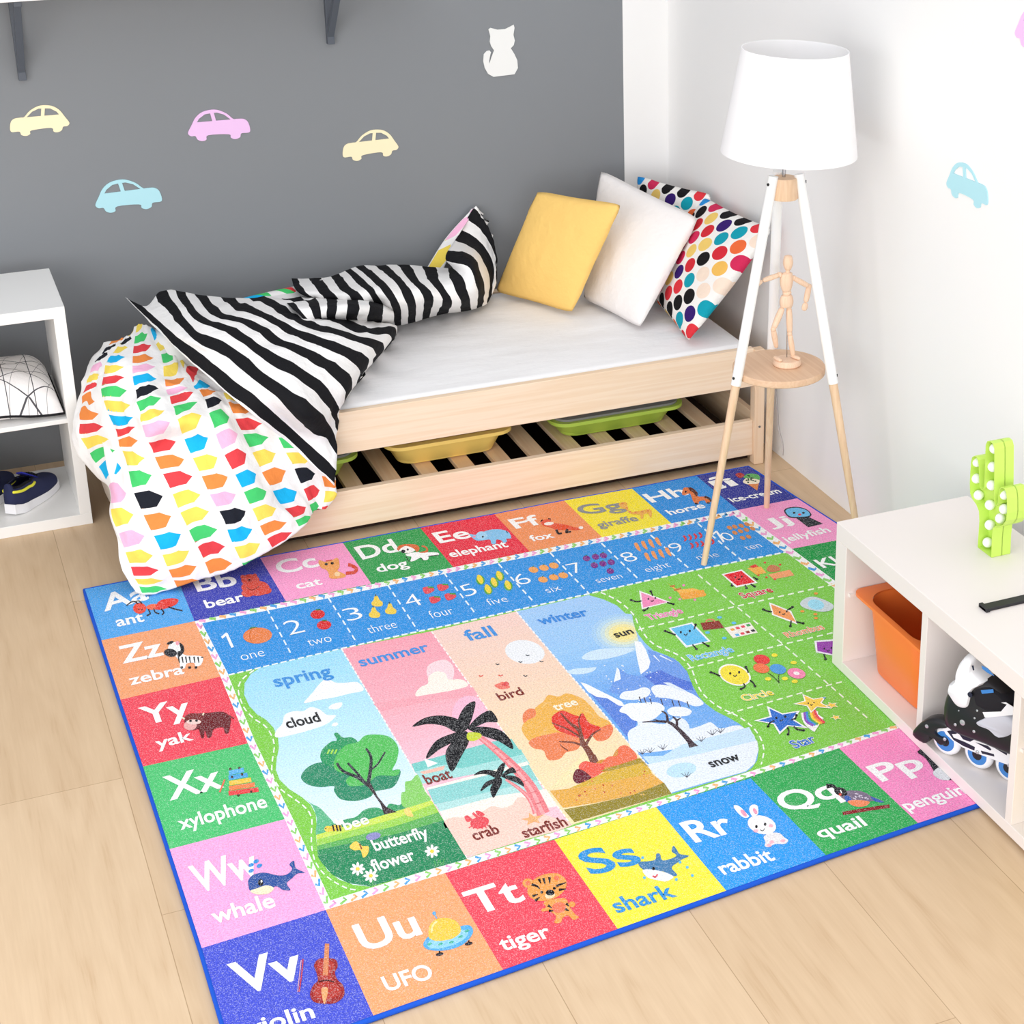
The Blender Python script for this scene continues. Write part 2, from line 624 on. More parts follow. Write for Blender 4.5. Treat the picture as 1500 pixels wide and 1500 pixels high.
zb = lt-.0178
yel = mat('yellow_plastic', '#fbd978', .35, .4)
lim = mat('lime_plastic', '#b2cf52', .35, .4)
gl = mat('grey_lid_plastic', '#8a8a88', .5, .3)
tray('storage_box', 1.322, 1.757, 5.335, 5.66, zb, .236, yel, 'yellow storage tray on the slats under the bed', None, 'storage trays under the bed')
tray('storage_box', 1.895, 2.378, 5.335, 5.66, zb, .222, lim, 'lime green storage tray with grey lid, under the pillow end of the bed', gl, 'storage trays under the bed')
tray('storage_box', .835, 1.235, 5.335, 5.66, zb, .23, lim, 'lime green storage tray half hidden behind the hanging duvet', gl, 'storage trays under the bed')
# ------------------------------------------------------------------ the alphabet rug
RZ = 0.0125                    # height of the pile
RUGC = Vector((1.35, 4.1, 0))
H = np.array([[142.04514531397854, 14.150718044234296, 122.66090847064994], [1.0013867179907465, 13.992945327864067, 862.6045423439324], [0.03080809422706936, -0.06585141182977594, 1.0]])
HI = np.linalg.inv(H)


def upv(x, y):
    """direction of 'up' in the printed picture at a spot of the rug"""
    a = HI @ np.array([x, y, 1])
    a /= a[2]
    b = H @ np.array([a[0], a[1]-.05, 1])
    b = b[:2]/b[2]
    d = np.array([b[0]-x, b[1]-y])
    return d/np.hypot(*d)


class Print:
    def __init__(s):
        s.v, s.f, s.c = [], [], []
        s.z = 0.0
        s.zb = None
        s._fr = (0, 0, 1)

    @property
    def fr(s):
        return s._fr

    @fr.setter
    def fr(s, v):
        # pictures in different cells never overlap, so each one starts again just above the pile
        if s.zb is not None and v != (0, 0, 1) and s._fr != (0, 0, 1):
            s.z = s.zb
        s._fr = v

    def put(s, pts, tris, col):
        b = len(s.v)
        for x, y in pts:
            p = onz(x, y, RZ)
            s.v.append((p.x, p.y, RZ+s.z))
        c = hx(col)
        for t_ in tris:
            p0, p1, p2 = (s.v[b+i] for i in t_)
            cr = (p1[0]-p0[0])*(p2[1]-p0[1])-(p1[1]-p0[1])*(p2[0]-p0[0])
            s.f.append([b+i for i in (t_ if cr > 0 else t_[::-1])])
            s.c.append(c)
        s.z += .00001

    def px(s, pts):
        ox, oy, k_ = s.fr
        return [(ox+p[0]*k_, oy+p[1]*k_) for p in pts]

    def G(s, col, pts):
        q = s.px(pts)
        s.put(q, tessellate_polygon([[Vector((a, b, 0)) for a, b in q]]), col)

    def F(s, col, pts, k_=5):
        q = smooth_closed([(a, b, 0) for a, b in s.px(pts)], k_)
        s.put([(p.x, p.y) for p in q], tessellate_polygon([q]), col)

    def E(s, col, cx, cyy, rx, ry=None, rot=0, n=20):
        ry = rx if ry is None else ry
        c, s_ = math.cos(math.radians(rot)), math.sin(math.radians(rot))
        pts = []
        for i in range(n):
            a = 2*math.pi*i/n
            u, v_ = rx*math.cos(a), ry*math.sin(a)
            pts.append((cx+u*c-v_*s_, cyy+u*s_+v_*c))
        s.put(s.px(pts), [(0, i, i+1) for i in range(1, n-1)], col)

    def L(s, col, wd, pts, taper=None, k_=4):
        q = smooth_open([(a, b, 0) for a, b in pts], k_) if k_ > 1 and len(pts) > 2 else [Vector((a, b, 0)) for a, b in pts]
        n = len(q)
        le, ri = [], []
        for i, p in enumerate(q):
            d = (q[min(n-1, i+1)]-q[max(0, i-1)])
            d.normalize()
            ww = wd/2 if taper is None else (wd+(taper-wd)*i/(n-1))/2
            nn = Vector((-d.y, d.x, 0))*ww
            le.append((p.x+nn.x, p.y+nn.y))
            ri.append((p.x-nn.x, p.y-nn.y))
        pts2 = le+ri
        fs = []
        for i in range(n-1):
            fs += [(i, i+1, n+i+1), (i, n+i+1, n+i)]
        s.put(s.px(pts2), fs, col)

    def dash(s, col, wd, pts, on, off, k_=6):
        q = smooth_open([(a, b, 0) for a, b in s.px(pts)], k_) if len(pts) > 2 else [Vector((a, b, 0)) for a, b in s.px(pts)]
        fr, s.fr = s.fr, (0, 0, 1)
        # resample
        seg, cum = [], [0]
        for a, b in zip(q, q[1:]):
            cum.append(cum[-1]+(b-a).length)

        def at(d):
            for i in range(len(q)-1):
                if cum[i+1] >= d:
                    t_ = (d-cum[i])/max(1e-6, cum[i+1]-cum[i])
                    return q[i].lerp(q[i+1], t_)
            return q[-1]
        z0 = s.z
        d = 0
        while d < cum[-1]-2:
            e = min(d+on, cum[-1])
            a, b = at(d), at(e)
            s.z = z0
            s.L(col, wd, [(a.x, a.y), (b.x, b.y)])
            d += on+off
        s.fr = fr

    def T(s, txt, x0, y0, x1, y1, h, col='#fbfbfb', bold=0.022, outline=None):
        (x0, y0), (x1, y1) = s.px([(x0, y0), (x1, y1)])
        h *= s.fr[2]
        u = upv((x0+x1)/2, (y0+y1)/2)*h
        for off, cc in ([(outline[0], outline[1])] if outline else [])+[(bold, col)]:
            vs, ts, bb = text_mesh(txt, off)
            wd = bb[1]-bb[0]
            pts = []
            for a, b in vs:
                t_ = (a-bb[0])/wd
                k_ = b/.729
                pts.append((x0+(x1-x0)*t_+u[0]*k_, y0+(y1-y0)*t_+u[1]*k_))
            s.put(pts, ts, cc)


_tc = {}


def text_mesh(txt, off):
    key = (txt, off)
    if key not in _tc:
        cu = bpy.data.curves.new('t', 'FONT')
        cu.body = txt
        cu.offset = off
        cu.resolution_u = 4
        o = bpy.data.objects.new('t', cu)
        C.objects.link(o)
        dg = bpy.context.evaluated_depsgraph_get()
        me = o.evaluated_get(dg).to_mesh()
        me.calc_loop_triangles()
        vs = [(p.co.x, p.co.y) for p in me.vertices]
        ts = [tuple(t_.vertices) for t_ in me.loop_triangles]
        o.evaluated_get(dg).to_mesh_clear()
        C.objects.unlink(o)
        bpy.data.objects.remove(o)
        bpy.data.curves.remove(cu)
        if '_bb' not in _tc and off == 0:
            pass
        xs = [p[0] for p in vs]
        _tc[key] = (vs, ts, (min(xs)+off, max(xs)-off))
    return _tc[key]


P = Print()
W_, K_ = '#fbfbfb', '#16161a'
BL, OR, RE, GRN, PK, NV, YE = '#2f96e0', '#f29a66', '#ea3d50', '#31a555', '#f9a0cf', '#3a3eb4', '#f8e83a'
# --- cells: the ring of letters; brighter light put into the paler lower-left colours
top = [(124, 863), (256, 838), (381, 817), (502, 795), (615.5, 773), (724, 753), (826, 733), (925.5, 715.5), (1020, 697), (1096, 683)]
tin = [(148, 938), (285, 910), (419, 881), (544, 855), (664, 831), (776, 808), (882, 787), (984, 767), (1081, 747), (1168, 730)]
lo = [(148, 938), (176, 1025), (209, 1123), (248, 1244), (295, 1389), (345.5, 1560)]
li = [(285, 910), (323, 991), (363, 1089), (417, 1200), (477, 1333), (547, 1488)]
bo = [(345.5, 1560), (547, 1488), (737, 1421), (905, 1361), (1064, 1305), (1210, 1253), (1345, 1206), (1470, 1164), (1585, 1124), (1690, 1089)]
bi = [(295, 1389), (477, 1333), (652, 1279), (812, 1230), (961, 1182), (1099.5, 1140), (1229, 1096), (1350, 1056), (1455, 1021), (1560, 986)]
ro = [(1168, 730), (1255, 786), (1350, 850), (1440, 912), (1560, 986)]
ri = [(1081, 747), (1160, 804), (1250, 871), (1342, 941), (1455, 1021)]
EXT = top+ro[:4]+bo[::-1]+lo[4::-1]
P.G(GRN, EXT)
for i, c in enumerate(['#4fa6ec', '#3c44b4', PK, '#31a050', '#e62f45', '#f0935c', '#f6e432', '#2c90e0', '#2f3596']):
    P.G(c, [top[i], top[i+1], tin[i+1], tin[i]])
for i, c in enumerate(['#f5a472', '#f04a5c', '#4fc474', '#fba9dc']):
    P.G(c, [lo[i], li[i], li[i+1], lo[i+1]])
for i, c in enumerate(['#4a56d0', '#f6a672', '#f04c5e', '#f9ea42', '#309cf0', '#35aa58', '#f98fc6', OR, BL]):
    P.G(c, [bi[i], bi[i+1], bo[i+1], bo[i]])
for i, c in enumerate([PK, '#1f9a48', BL, RE]):
    P.G(c, [ri[i], ro[i], ro[i+1], ri[i+1]])
# --- white chevron band
P.G('#f6f7f7', [tin[1], tin[4], tin[8], ri[1], ri[2], ri[3], ri[4], bi[6], bi[4], bi[2], bi[1], li[3], li[2], li[1]])
IN = [(296, 913), (430, 887), (664, 838), (882, 794), (1075, 755), (1145, 806), (1232, 869), (1325, 939), (1440, 1022), (1222, 1091), (957, 1175), (806, 1221), (648, 1268), (484, 1319), (428, 1197), (374, 1087), (334, 988)]
P.G('#2f94e2', [IN[0], IN[1], IN[2], IN[3], IN[4], IN[5], (1151, 809), (1020, 835), (880, 866), (680, 911), (600, 928), (480, 955), (335, 989)])
GREEN = '#82cc4a'
P.G(GREEN, [(335, 989), (480, 955), (600, 928), (680, 911), (880, 866), (1020, 835), (1151, 809)]+IN[6:])


def chevrons(a, b, n, flip=1, wd=5.0):
    cols = ['#f3a6d8', '#8fd36b', '#f5b877', '#4aa3e4']
    z0 = P.z
    for j in range(n):
        t_ = (j+.5)/n
        q = [a[0][i]+(a[1][i]-a[0][i])*t_ for i in (0, 1)]
        r = [b[0][i]+(b[1][i]-b[0][i])*t_ for i in (0, 1)]
        d = np.array([a[1][0]-a[0][0], a[1][1]-a[0][1]], float)
        d = d/np.hypot(*d)*wd*flip
        m = np.array([(q[0]+r[0])/2, (q[1]+r[1])/2])
        q, r = np.array(q), np.array(r)
        e1, e2 = m+(q-m)*.72-d*.5, m+(r-m)*.72-d*.5
        P.z = z0
        P.L(cols[j % 4], 3.5, [tuple(e1), tuple(m+d*.6), tuple(e2)], k_=1)
    P.z = z0+.00001


for i in range(4):
    chevrons((li[i], li[i+1]), (([(296, 913), (334, 988), (374, 1087), (428, 1197), (484, 1319)])[i], ([(296, 913), (334, 988), (374, 1087), (428, 1197), (484, 1319)])[i+1]), 7+i, 1, 6)
bI = [(484, 1319), (648, 1268), (806, 1221), (957, 1175), (1093, 1132.5), (1222, 1091), (1335, 1055)]
for i in range(6):
    chevrons((bi[i+1], bi[i+2] if i < 5 else (1350, 1056)), (bI[i], bI[i+1]), 11-i//2, 1, 6.5-.4*i)
tI = [(296, 913), (430, 887), (552, 861.5), (664, 838), (776, 815), (882, 794), (984, 773.5), (1075, 755)]
for i in range(7):
    chevrons((tin[i+1], tin[i+2]), (tI[i], tI[i+1]), 9, 1, 5)
rI = [(1075, 755), (1145, 806), (1232, 869), (1325, 939)]
for i in range(3):
    chevrons((ri[i], ri[i+1]), (rI[i], rI[i+1]), 8, 1, 4)
# --- dashed stitches
for a, b in (((391, 892), (428, 961)), ((481, 876), (521, 939)), ((568, 857), (612, 924)), ((650, 839), (698, 901)), ((730, 826), (782, 882)), ((806, 810), (862, 869)), ((881, 796), (937, 850)), ((953, 784), (1012, 835)), ((1022, 767), (1090, 824))):
    P.dash('#eaf6fb', 2.2, [a, b], 8, 5)
P.dash('#f2fafa', 2.2, [(335, 989), (480, 955), (600, 928), (680, 911), (880, 866), (1020, 835), (1151, 809)], 9, 4)
# --- season panels
spring_l = [(380, 979), (364, 991), (356.5, 1010), (363, 1031), (377, 1047), (393, 1057), (405, 1074), (409, 1093), (405, 1114), (405, 1133), (417, 1151), (441, 1167), (457, 1181), (464, 1199), (463, 1221), (464, 1242), (471, 1263), (487, 1282), (511, 1295), (542, 1299)]
winter_r = [(862, 872), (897, 883), (918, 901), (927, 916), (939, 935), (957, 953), (988, 965), (1006, 984), (1013, 1002), (1025, 1023), (1048, 1042), (1076, 1056), (1100, 1075), (1111, 1096), (1107, 1119), (1093, 1131)]
P.dash('#f4faf0', 2.0, [(372, 982), (354, 996), (349, 1012), (357, 1036), (372, 1053), (389, 1064), (399, 1080), (402, 1094), (399, 1114), (399, 1135), (411, 1156), (436, 1174), (451, 1187), (457, 1201), (456, 1221), (457, 1243), (464, 1267), (482, 1287), (507, 1301), (524, 1304)], 8, 5, 3)
P.dash('#f4faf0', 2.0, [(880, 868), (905, 880), (927, 899), (935, 915), (947, 934), (963, 947), (994, 960), (1013, 980), (1020, 1000), (1031, 1018), (1053, 1036), (1082, 1050), (1107, 1070), (1119, 1096), (1115, 1120)], 8, 5, 3)


def along(pts):
    return [(p.x, p.y) for p in smooth_open([(a, b, 0) for a, b in pts], 4)]


def lerp(a, b, t_):
    return (a[0]+(b[0]-a[0])*t_, a[1]+(b[1]-a[1])*t_)


def mixhex(a, b, t_):
    pa_, pb_ = [int(a[i:i+2], 16) for i in (1, 3, 5)], [int(b[i:i+2], 16) for i in (1, 3, 5)]
    return '#%02x%02x%02x' % tuple(int(round(x+(y-x)*t_)) for x, y in zip(pa_, pb_))


def panel(left, right, stops, n=24):
    """printed blend of colours running down a panel"""
    z0 = P.z
    L_, R_ = along(left), along(right)

    def at(l, t_):
        i = t_*(len(l)-1)
        a = min(len(l)-2, int(i))
        return lerp(l[a], l[a+1], i-a)
    for j in range(n):
        t0, t1 = j/n, (j+1)/n
        m = (t0+t1)/2
        for (s0, c0), (s1, c1) in zip(stops, stops[1:]):
            if s0 <= m <= s1:
                c = mixhex(c0, c1, (m-s0)/(s1-s0))
        P.z = z0
        P.G(c, [at(L_, t0), at(R_, t0), at(R_, t1), at(L_, t1)])
    P.z = z0+.00001


sp_r = [(500.5, 951), (546, 1027), (592, 1104), (636, 1180), (684, 1257)]
panel(spring_l, sp_r, [(0, '#9edcf9'), (.35, '#bfe8fb'), (.75, '#e4f4fd'), (1, '#e4f4fd')])
su_r = [(632, 925), (683, 996), (734, 1067), (785, 1138), (837, 1209)]
panel(sp_r, su_r, [(0, '#f8a3b4'), (.3, '#f8b0bd'), (.55, '#f8c3d3'), (1, '#f9c8d4')])
fa_r = [(756, 896), (813, 963), (870, 1029), (927, 1096), (984, 1163)]
panel(su_r, fa_r, [(0, '#f7d3cb'), (.3, '#f8d5bd'), (.6, '#f8dcb4'), (1, '#f8e2b0')])
panel(fa_r, winter_r, [(0, '#a5ccf8'), (.25, '#9bcaf8'), (.5, '#6ea8ee'), (1, '#78b4f0')])
for l in (sp_r, su_r, fa_r):
    P.dash('#fdf4f2', 2.0, l, 5, 2.5)
# ===== spring
P.zb = P.z
P.fr = (340, 930, .26677)
P.F('#f8fbfe', [(395, 375), (440, 320), (480, 270), (520, 240), (560, 260), (600, 265), (640, 262), (690, 262), (722, 305), (640, 325), (560, 345), (470, 360)])
P.F('#f8fbfe', [(245, 565), (240, 530), (275, 490), (290, 440), (340, 420), (390, 420), (430, 398), (480, 410), (520, 440), (570, 445), (520, 490), (440, 520), (350, 545)])
P.F('#f8fbfe', [(530, 405), (550, 382), (600, 372), (600, 395), (570, 410)])
P.E('#f8fbfe', 565, 493, 18, 10, -15)
P.F('#5fb98a', [(405, 905), (440, 930), (480, 950), (520, 990), (560, 1040), (560, 1100), (465, 1110), (465, 1010), (440, 940)], 4)
P.F('#3f9f6a', [(560, 1040), (620, 1015), (680, 1000), (730, 960), (800, 950), (850, 985), (840, 1010), (700, 1040), (580, 1090)], 4)
P.F('#3f9f6a', [(850, 985), (860, 930), (920, 935), (950, 910), (960, 960), (900, 985)], 4)
P.F('#8bd06a', [(935, 940), (930, 870), (950, 860), (950, 810), (985, 800), (1020, 770), (1060, 860), (1090, 910), (1000, 950)], 4)
P.G('#cfe45c', [(462, 1100), (560, 1070), (700, 1030), (850, 985), (950, 955), (1095, 910), (1130, 965), (900, 1040), (600, 1120), (465, 1160)])
P.G('#9ed456', [(464, 1125), (600, 1090), (900, 1010), (1108, 930), (1150, 1000), (900, 1075), (600, 1150), (465, 1190)])
P.G('#62b25c', [(466, 1160), (600, 1125), (900, 1050), (1135, 975), (1180, 1050), (900, 1130), (600, 1190), (470, 1215)])
P.G('#34915e', [(467, 1185), (600, 1155), (900, 1095), (1160, 1020), (1290, 1232), (1100, 1285), (760, 1383), (640, 1365), (550, 1318), (490, 1250)])
P.G('#2a8a5c', [(470, 1215), (600, 1190), (900, 1130), (1185, 1060), (1290, 1232), (1100, 1285), (760, 1383), (640, 1365), (550, 1318), (490, 1250)])
P.F('#2f8d68', [(378, 780), (420, 725), (500, 700), (600, 720), (700, 760), (820, 760), (915, 740), (920, 780), (880, 840), (790, 860), (760, 890), (690, 912), (600, 905), (560, 860), (558, 832), (480, 838), (410, 820)])
P.F('#2f9a62', [(495, 700), (490, 640), (540, 590), (575, 580), (560, 545), (580, 540), (610, 565), (660, 565), (690, 600), (640, 680), (580, 730)])
P.F('#58c05e', [(560, 730), (570, 670), (620, 610), (690, 590), (730, 555), (800, 548), (870, 565), (912, 620), (905, 690), (880, 745), (920, 740), (900, 775), (800, 775), (740, 820), (650, 832), (625, 800), (650, 770), (600, 760)])
for x in (535, 555, 575):
    P.L('#a6dd54', 9, [(x, 630), (x-12, 655)])
P.L('#33373d', 14, [(575, 705), (610, 750), (690, 785), (750, 830)], 20)
P.L('#33373d', 12, [(635, 705), (690, 765), (735, 820)], 16)
P.L('#33373d', 12, [(735, 625), (762, 670), (760, 740), (745, 830)], 22)
P.L('#33373d', 9, [(840, 645), (800, 710), (760, 745)], 10)
P.G('#3b2f33', [(735, 820), (762, 815), (800, 890), (845, 945), (905, 975), (835, 987), (815, 930), (780, 880)])
for x, y in ((690, 1287), (1098, 1190), (762, 1325)):
    for a in range(0, 360, 45):
        P.E(W_, x+26*math.cos(math.radians(a)), y+22*math.sin(math.radians(a)), 15, 8, a)
    P.E('#f7d94c', x, y, 11, 10)
P.F('#f7d25a', [(645, 1165), (680, 1135), (712, 1160), (750, 1165), (745, 1205), (720, 1225), (705, 1185), (670, 1185)])
P.L('#8a4a20', 8, [(700, 1150), (712, 1180)])
P.F('#f9d87a', [(945, 965), (970, 950), (985, 975), (995, 1000), (960, 995)])
P.E('#8d8cc4', 775, 1108, 42, 20, -12)
P.E('#f6d44a', 527, 1068, 20, 17)
P.E('#e9c83c', 565, 1062, 38, 17, -12)
for x in (555, 575, 592):
    P.L(K_, 9, [(x-3, 1045), (x+5, 1080)])
P.E(W_, 575, 1030, 11, 18, -30)
P.E(W_, 597, 1030, 11, 18, 25)
P.E(K_, 515, 1065, 4)
P.T('bee', 625, 1075, 755, 1035, 58)
P.T('butterfly', 790, 1188, 1085, 1110, 68)
P.T('flower', 782, 1302, 1010, 1235, 70)
P.T('spring', 243, 287, 552, 225, 68, '#3b93df')
P.T('cloud', 308, 515, 488, 475, 58, K_)
for x, y in ((1120, 1260), (1150, 1252), (760, 1370)):
    P.L('#4fae5e', 6, [(x, y+15), (x-10, y-18)])
    P.L('#4fae5e', 6, [(x+8, y+15), (x+14, y-20)])
# ===== summer
P.fr = (500, 880, .25326)
P.F('#fbd9df', [(500, 440), (500, 380), (550, 350), (610, 345), (650, 390), (640, 460), (560, 480)])
P.F('#fdf1e6', [(430, 535), (460, 500), (500, 480), (505, 440), (550, 410), (600, 420), (620, 455), (680, 455), (715, 465), (730, 495), (640, 520), (520, 550), (440, 555)])
P.G('#f7a8b5', [(185, 598), (760, 500), (790, 545), (480, 590), (230, 640)])
P.E('#f7bcd3', 740, 660, 100, 110)
P.G('#7accc6', [(405, 945), (880, 815), (985, 800), (1040, 880), (430, 1000)])
P.G('#a7ddda', [(430, 990), (560, 955), (1050, 880), (1090, 945), (470, 1060)])
P.G('#7accc6', [(600, 960), (800, 900), (1040, 860), (1050, 890), (700, 970)])
P.G('#f8f4e8', [(490, 1085), (1075, 930), (1085, 950), (500, 1098)])
P.G('#8fd2d0', [(500, 1095), (1085, 950), (1140, 1045), (540, 1180)])
P.G('#b4e0de', [(545, 1180), (1135, 1040), (1175, 1105), (570, 1220)])
P.G('#f9f1e6', [(570, 1220), (900, 1130), (1185, 1090), (1250, 1190), (600, 1290)])
P.F('#f9d0c2', [(590, 1290), (640, 1255), (700, 1255), (800, 1230), (870, 1190), (930, 1200), (990, 1180), (1020, 1140), (1080, 1150), (1180, 1240), (1335, 1300), (1000, 1400), (730, 1478), (650, 1380)], 3)
P.G(W_, [(480, 915), (560, 940), (500, 965)])
P.G('#f6bfae', [(455, 992), (600, 955), (590, 980), (475, 1005)])


def palm(cx, cyy, s, trunk, w0, w1):
    P.L('#ee8288', w0, trunk, w1)
    P.L('#f7a9ab', w0*.35, [(a-w0*.12, b) for a, b in trunk], w1*.3)
    for f in ([(0, 0), (-40, -60), (-140, -85), (-240, -70), (-310, -20), (-220, -35), (-130, -25), (-60, 10)],
              [(0, 0), (-50, -30), (-30, -100), (10, -150), (55, -165), (45, -100), (25, -40)],
              [(10, -10), (60, -70), (110, -105), (150, -110), (185, -50), (120, -45), (60, -20)],
              [(10, -10), (100, -20), (200, 0), (260, 60), (270, 110), (190, 65), (90, 30)],
              [(-10, 0), (-80, 20), (-170, 60), (-220, 130), (-225, 165), (-150, 110), (-60, 60)],
              [(0, 5), (-60, 50), (-110, 110), (-115, 170), (-80, 240), (-30, 160), (20, 60)]):
        P.F('#1b1b1f', [(cx+a*s, cyy+b*s) for a, b in f], 4)


palm(720, 750, 1.0, [(800, 790), (900, 870), (1010, 975), (1100, 1090), (1170, 1235)], 28, 78)
P.F('#c9d63c', [(725, 785), (740, 762), (800, 768), (810, 790), (770, 812), (735, 808)])
for x, y, d in ((895, 855, 14), (960, 915, 16), (1020, 980, 20), (1065, 1040, 22), (1110, 1105, 24), (1150, 1165, 28)):
    P.L('#d9636c', 5, [(x-d, y+d*.5), (x+d*.8, y-d*.1)])
palm(920, 1022, .5, [(950, 1035), (1030, 1090), (1090, 1150), (1125, 1230)], 12, 34)
P.F('#f2b177', [(1040, 1265), (1085, 1255), (1085, 1228), (1115, 1250), (1170, 1240), (1135, 1265), (1150, 1290), (1115, 1280), (1075, 1300), (1080, 1275)], 2)
P.E('#e8505a', 800, 1285, 55, 34, -12)
for a, b in ((745, 1260), (770, 1235)):
    P.L('#e8505a', 14, [(a+20, b+20), (a-10, b-5)])
P.F('#e8505a', [(712, 1250), (735, 1245), (750, 1275), (725, 1280)], 3)
P.F('#e8505a', [(775, 1222), (800, 1218), (830, 1240), (800, 1250)], 3)
for a in (-45, -25, -5, 15, 35, 55):
    P.L('#e8505a', 7, [(800+a*.8, 1300), (795+a*1.3, 1325-abs(a)*.2)])
P.T('summer', 118, 382, 513, 290, 62, '#3f8fe0')
P.T('boat', 500, 1065, 645, 1025, 66, '#7e2a22')
P.T('crab', 775, 1388, 920, 1345, 66, '#7e2a22')
P.T('starfish', 1065, 1373, 1312, 1300, 66, '#7e2a22')
# ===== fall
P.fr = (640, 860, .24)
P.E('#eff1f5', 537, 397, 122, 72, 8)
for x, y in ((553, 418), (510, 458), (638, 455), (370, 472), (540, 543)):
    P.L('#2f3a44', 6, [(x-12, y-4), (x, y+3), (x+12, y-2)], k_=1)
for x, y in ((268, 543), (388, 540)):
    P.L('#e0604c', 8, [(x-12, y-2), (x, y+4), (x+14, y-3)], k_=1)
P.F('#ee7a6a', [(350, 600), (375, 590), (400, 580), (430, 590), (445, 615), (400, 625), (370, 618)])
P.F('#e05050', [(395, 600), (420, 578), (440, 590), (425, 605)])
P.T('bird', 390, 695, 535, 655, 58, '#7e2a22')
P.F('#eeb350', [(520, 880), (540, 820), (600, 790), (600, 740), (650, 700), (680, 660), (740, 670), (790, 650), (850, 665), (900, 690), (950, 740), (990, 790), (1060, 830), (1040, 880), (960, 900), (840, 940), (700, 960), (590, 960)])
P.F('#ec8455', [(530, 830), (525, 780), (560, 745), (600, 750), (600, 790), (560, 810)])
P.F('#ec8455', [(560, 950), (600, 920), (680, 900), (760, 890), (870, 930), (860, 990), (790, 1010), (750, 1050), (680, 1055), (650, 1000), (590, 985)])
P.F('#ec7c50', [(950, 900), (1000, 860), (1060, 840), (1075, 880), (1040, 930), (980, 940)])
P.F('#e23c30', [(700, 800), (760, 755), (820, 775), (870, 790), (890, 770), (930, 830), (1000, 860), (960, 900), (900, 930), (800, 900), (730, 870)])
P.G('#f5e3b2', [(690, 1235), (860, 1190), (1010, 1120), (900, 1010)])
for q, wa, wb in (([(965, 1085), (930, 1010), (890, 950), (870, 880), (810, 830), (755, 770)], 46, 8), ([(895, 970), (830, 950), (745, 945)], 16, 6), ([(880, 920), (800, 870), (700, 830)], 14, 5), ([(910, 960), (950, 900), (1000, 870)], 20, 6), ([(880, 880), (865, 820), (880, 775)], 14, 5), ([(800, 1000), (770, 980), (750, 960)], 8, 4)):
    P.L('#7c4436', wa, q, wb)
P.G('#7c4436', [(930, 1050), (965, 1020), (1000, 1090), (950, 1075)])
P.F('#d9923e', [(940, 1130), (990, 1060), (1060, 1050), (1100, 990), (1170, 975), (1215, 1040), (1240, 1060), (1100, 1120)], 4)
P.F('#ee7350', [(1000, 1100), (1040, 1040), (1100, 1030), (1110, 980), (1160, 970), (1215, 1020), (1210, 1060), (1100, 1090)], 4)
P.F('#ef5f4e', [(865, 1100), (900, 1065), (960, 1075), (1020, 1085), (1010, 1130), (940, 1170), (900, 1150)], 4)
P.G('#a98f2c', [(990, 1125), (1240, 1045), (1290, 1095), (1100, 1120)])
P.F('#6e2230', [(830, 1160), (850, 1115), (890, 1120), (930, 1150), (940, 1170), (870, 1200), (840, 1190)], 4)
P.G('#d9b13c', [(810, 1230), (900, 1190), (1030, 1130), (1250, 1075), (1300, 1110), (1320, 1160), (1000, 1210)])
P.G('#e5ac4c', [(690, 1245), (870, 1225), (1100, 1180), (1310, 1140), (1390, 1200), (1200, 1270), (960, 1320), (770, 1350)])
P.G('#94852c', [(775, 1360), (960, 1325), (1200, 1270), (1385, 1195), (1432, 1262), (1130, 1350), (840, 1437)])
for i in range(24):
    random.seed(i)
    x, y = 780+random.random()*500, 1180+random.random()*150
    y -= (x-780)*.12
    P.L(['#c23c30', '#e07a58', '#f0c25a'][i % 3], 7, [(x, y), (x+9, y+6)])
P.L('#f7c878', 8, [(905, 760), (940, 770), (960, 800)], 3)
P.L('#f7c878', 8, [(640, 740), (665, 715), (690, 705)], 3)
P.T('tree', 728, 757, 865, 718, 54, '#fbf3dc')
P.T('fall', 197, 330, 368, 295, 78, '#3d92e0')
# ===== winter
P.fr = (780, 860, .23333)
for r, c in ((200, '#a9d0f4'), (172, '#b7d8f0'), (145, '#cbe0e4'), (118, '#dfe6ca'), (92, '#f0e6a8'), (66, '#f8e793')):
    P.G(c, [(min(x, 628+max(0, y-200)*.28), y) for x, y in [(570+r*math.cos(a*.2618), 290+r*.62*math.sin(a*.2618)) for a in range(24)]])
P.F('#cfe6fa', [(310, 450), (350, 410), (430, 390), (520, 385), (640, 385), (600, 415), (520, 440), (400, 460)])
P.F('#cfe6fa', [(215, 535), (260, 515), (330, 510), (400, 505), (370, 535), (280, 550)])
P.G('#6f9de8', [(480, 660), (540, 510), (600, 550), (680, 560), (740, 460), (720, 390), (800, 420), (890, 450), (970, 530), (1000, 610), (1050, 700), (900, 760), (700, 720)])
P.G('#5b84dc', [(300, 600), (400, 650), (560, 740), (660, 830), (640, 900), (590, 940), (480, 800), (390, 700)])
P.G('#5377d8', [(700, 560), (800, 520), (880, 560), (1000, 600), (1010, 650), (800, 640)])
P.G('#f5f8fd', [(640, 340), (680, 345), (710, 390), (740, 470), (730, 510), (680, 550), (655, 440)])
P.G('#eef4fc', [(530, 505), (545, 520), (555, 580), (510, 598)])
P.G('#f5f8fd', [(300, 598), (340, 610), (400, 640), (480, 680), (560, 720), (580, 750), (540, 745), (470, 700), (400, 690), (350, 660)])
P.G('#dfeafb', [(820, 600), (860, 600), (960, 650), (1000, 680), (940, 670)])
for a, b in (((760, 430), (800, 470)), ((800, 430), (880, 470))):
    P.L('#e6eefb', 9, [a, b], 4)
P.F('#e9f1fc', [(600, 945), (610, 900), (660, 870), (660, 830), (740, 850), (830, 860), (900, 820), (960, 850), (985, 890), (1060, 870), (1120, 850), (1180, 890), (1300, 870), (1400, 960), (1180, 990), (900, 1020), (650, 1040)], 3)
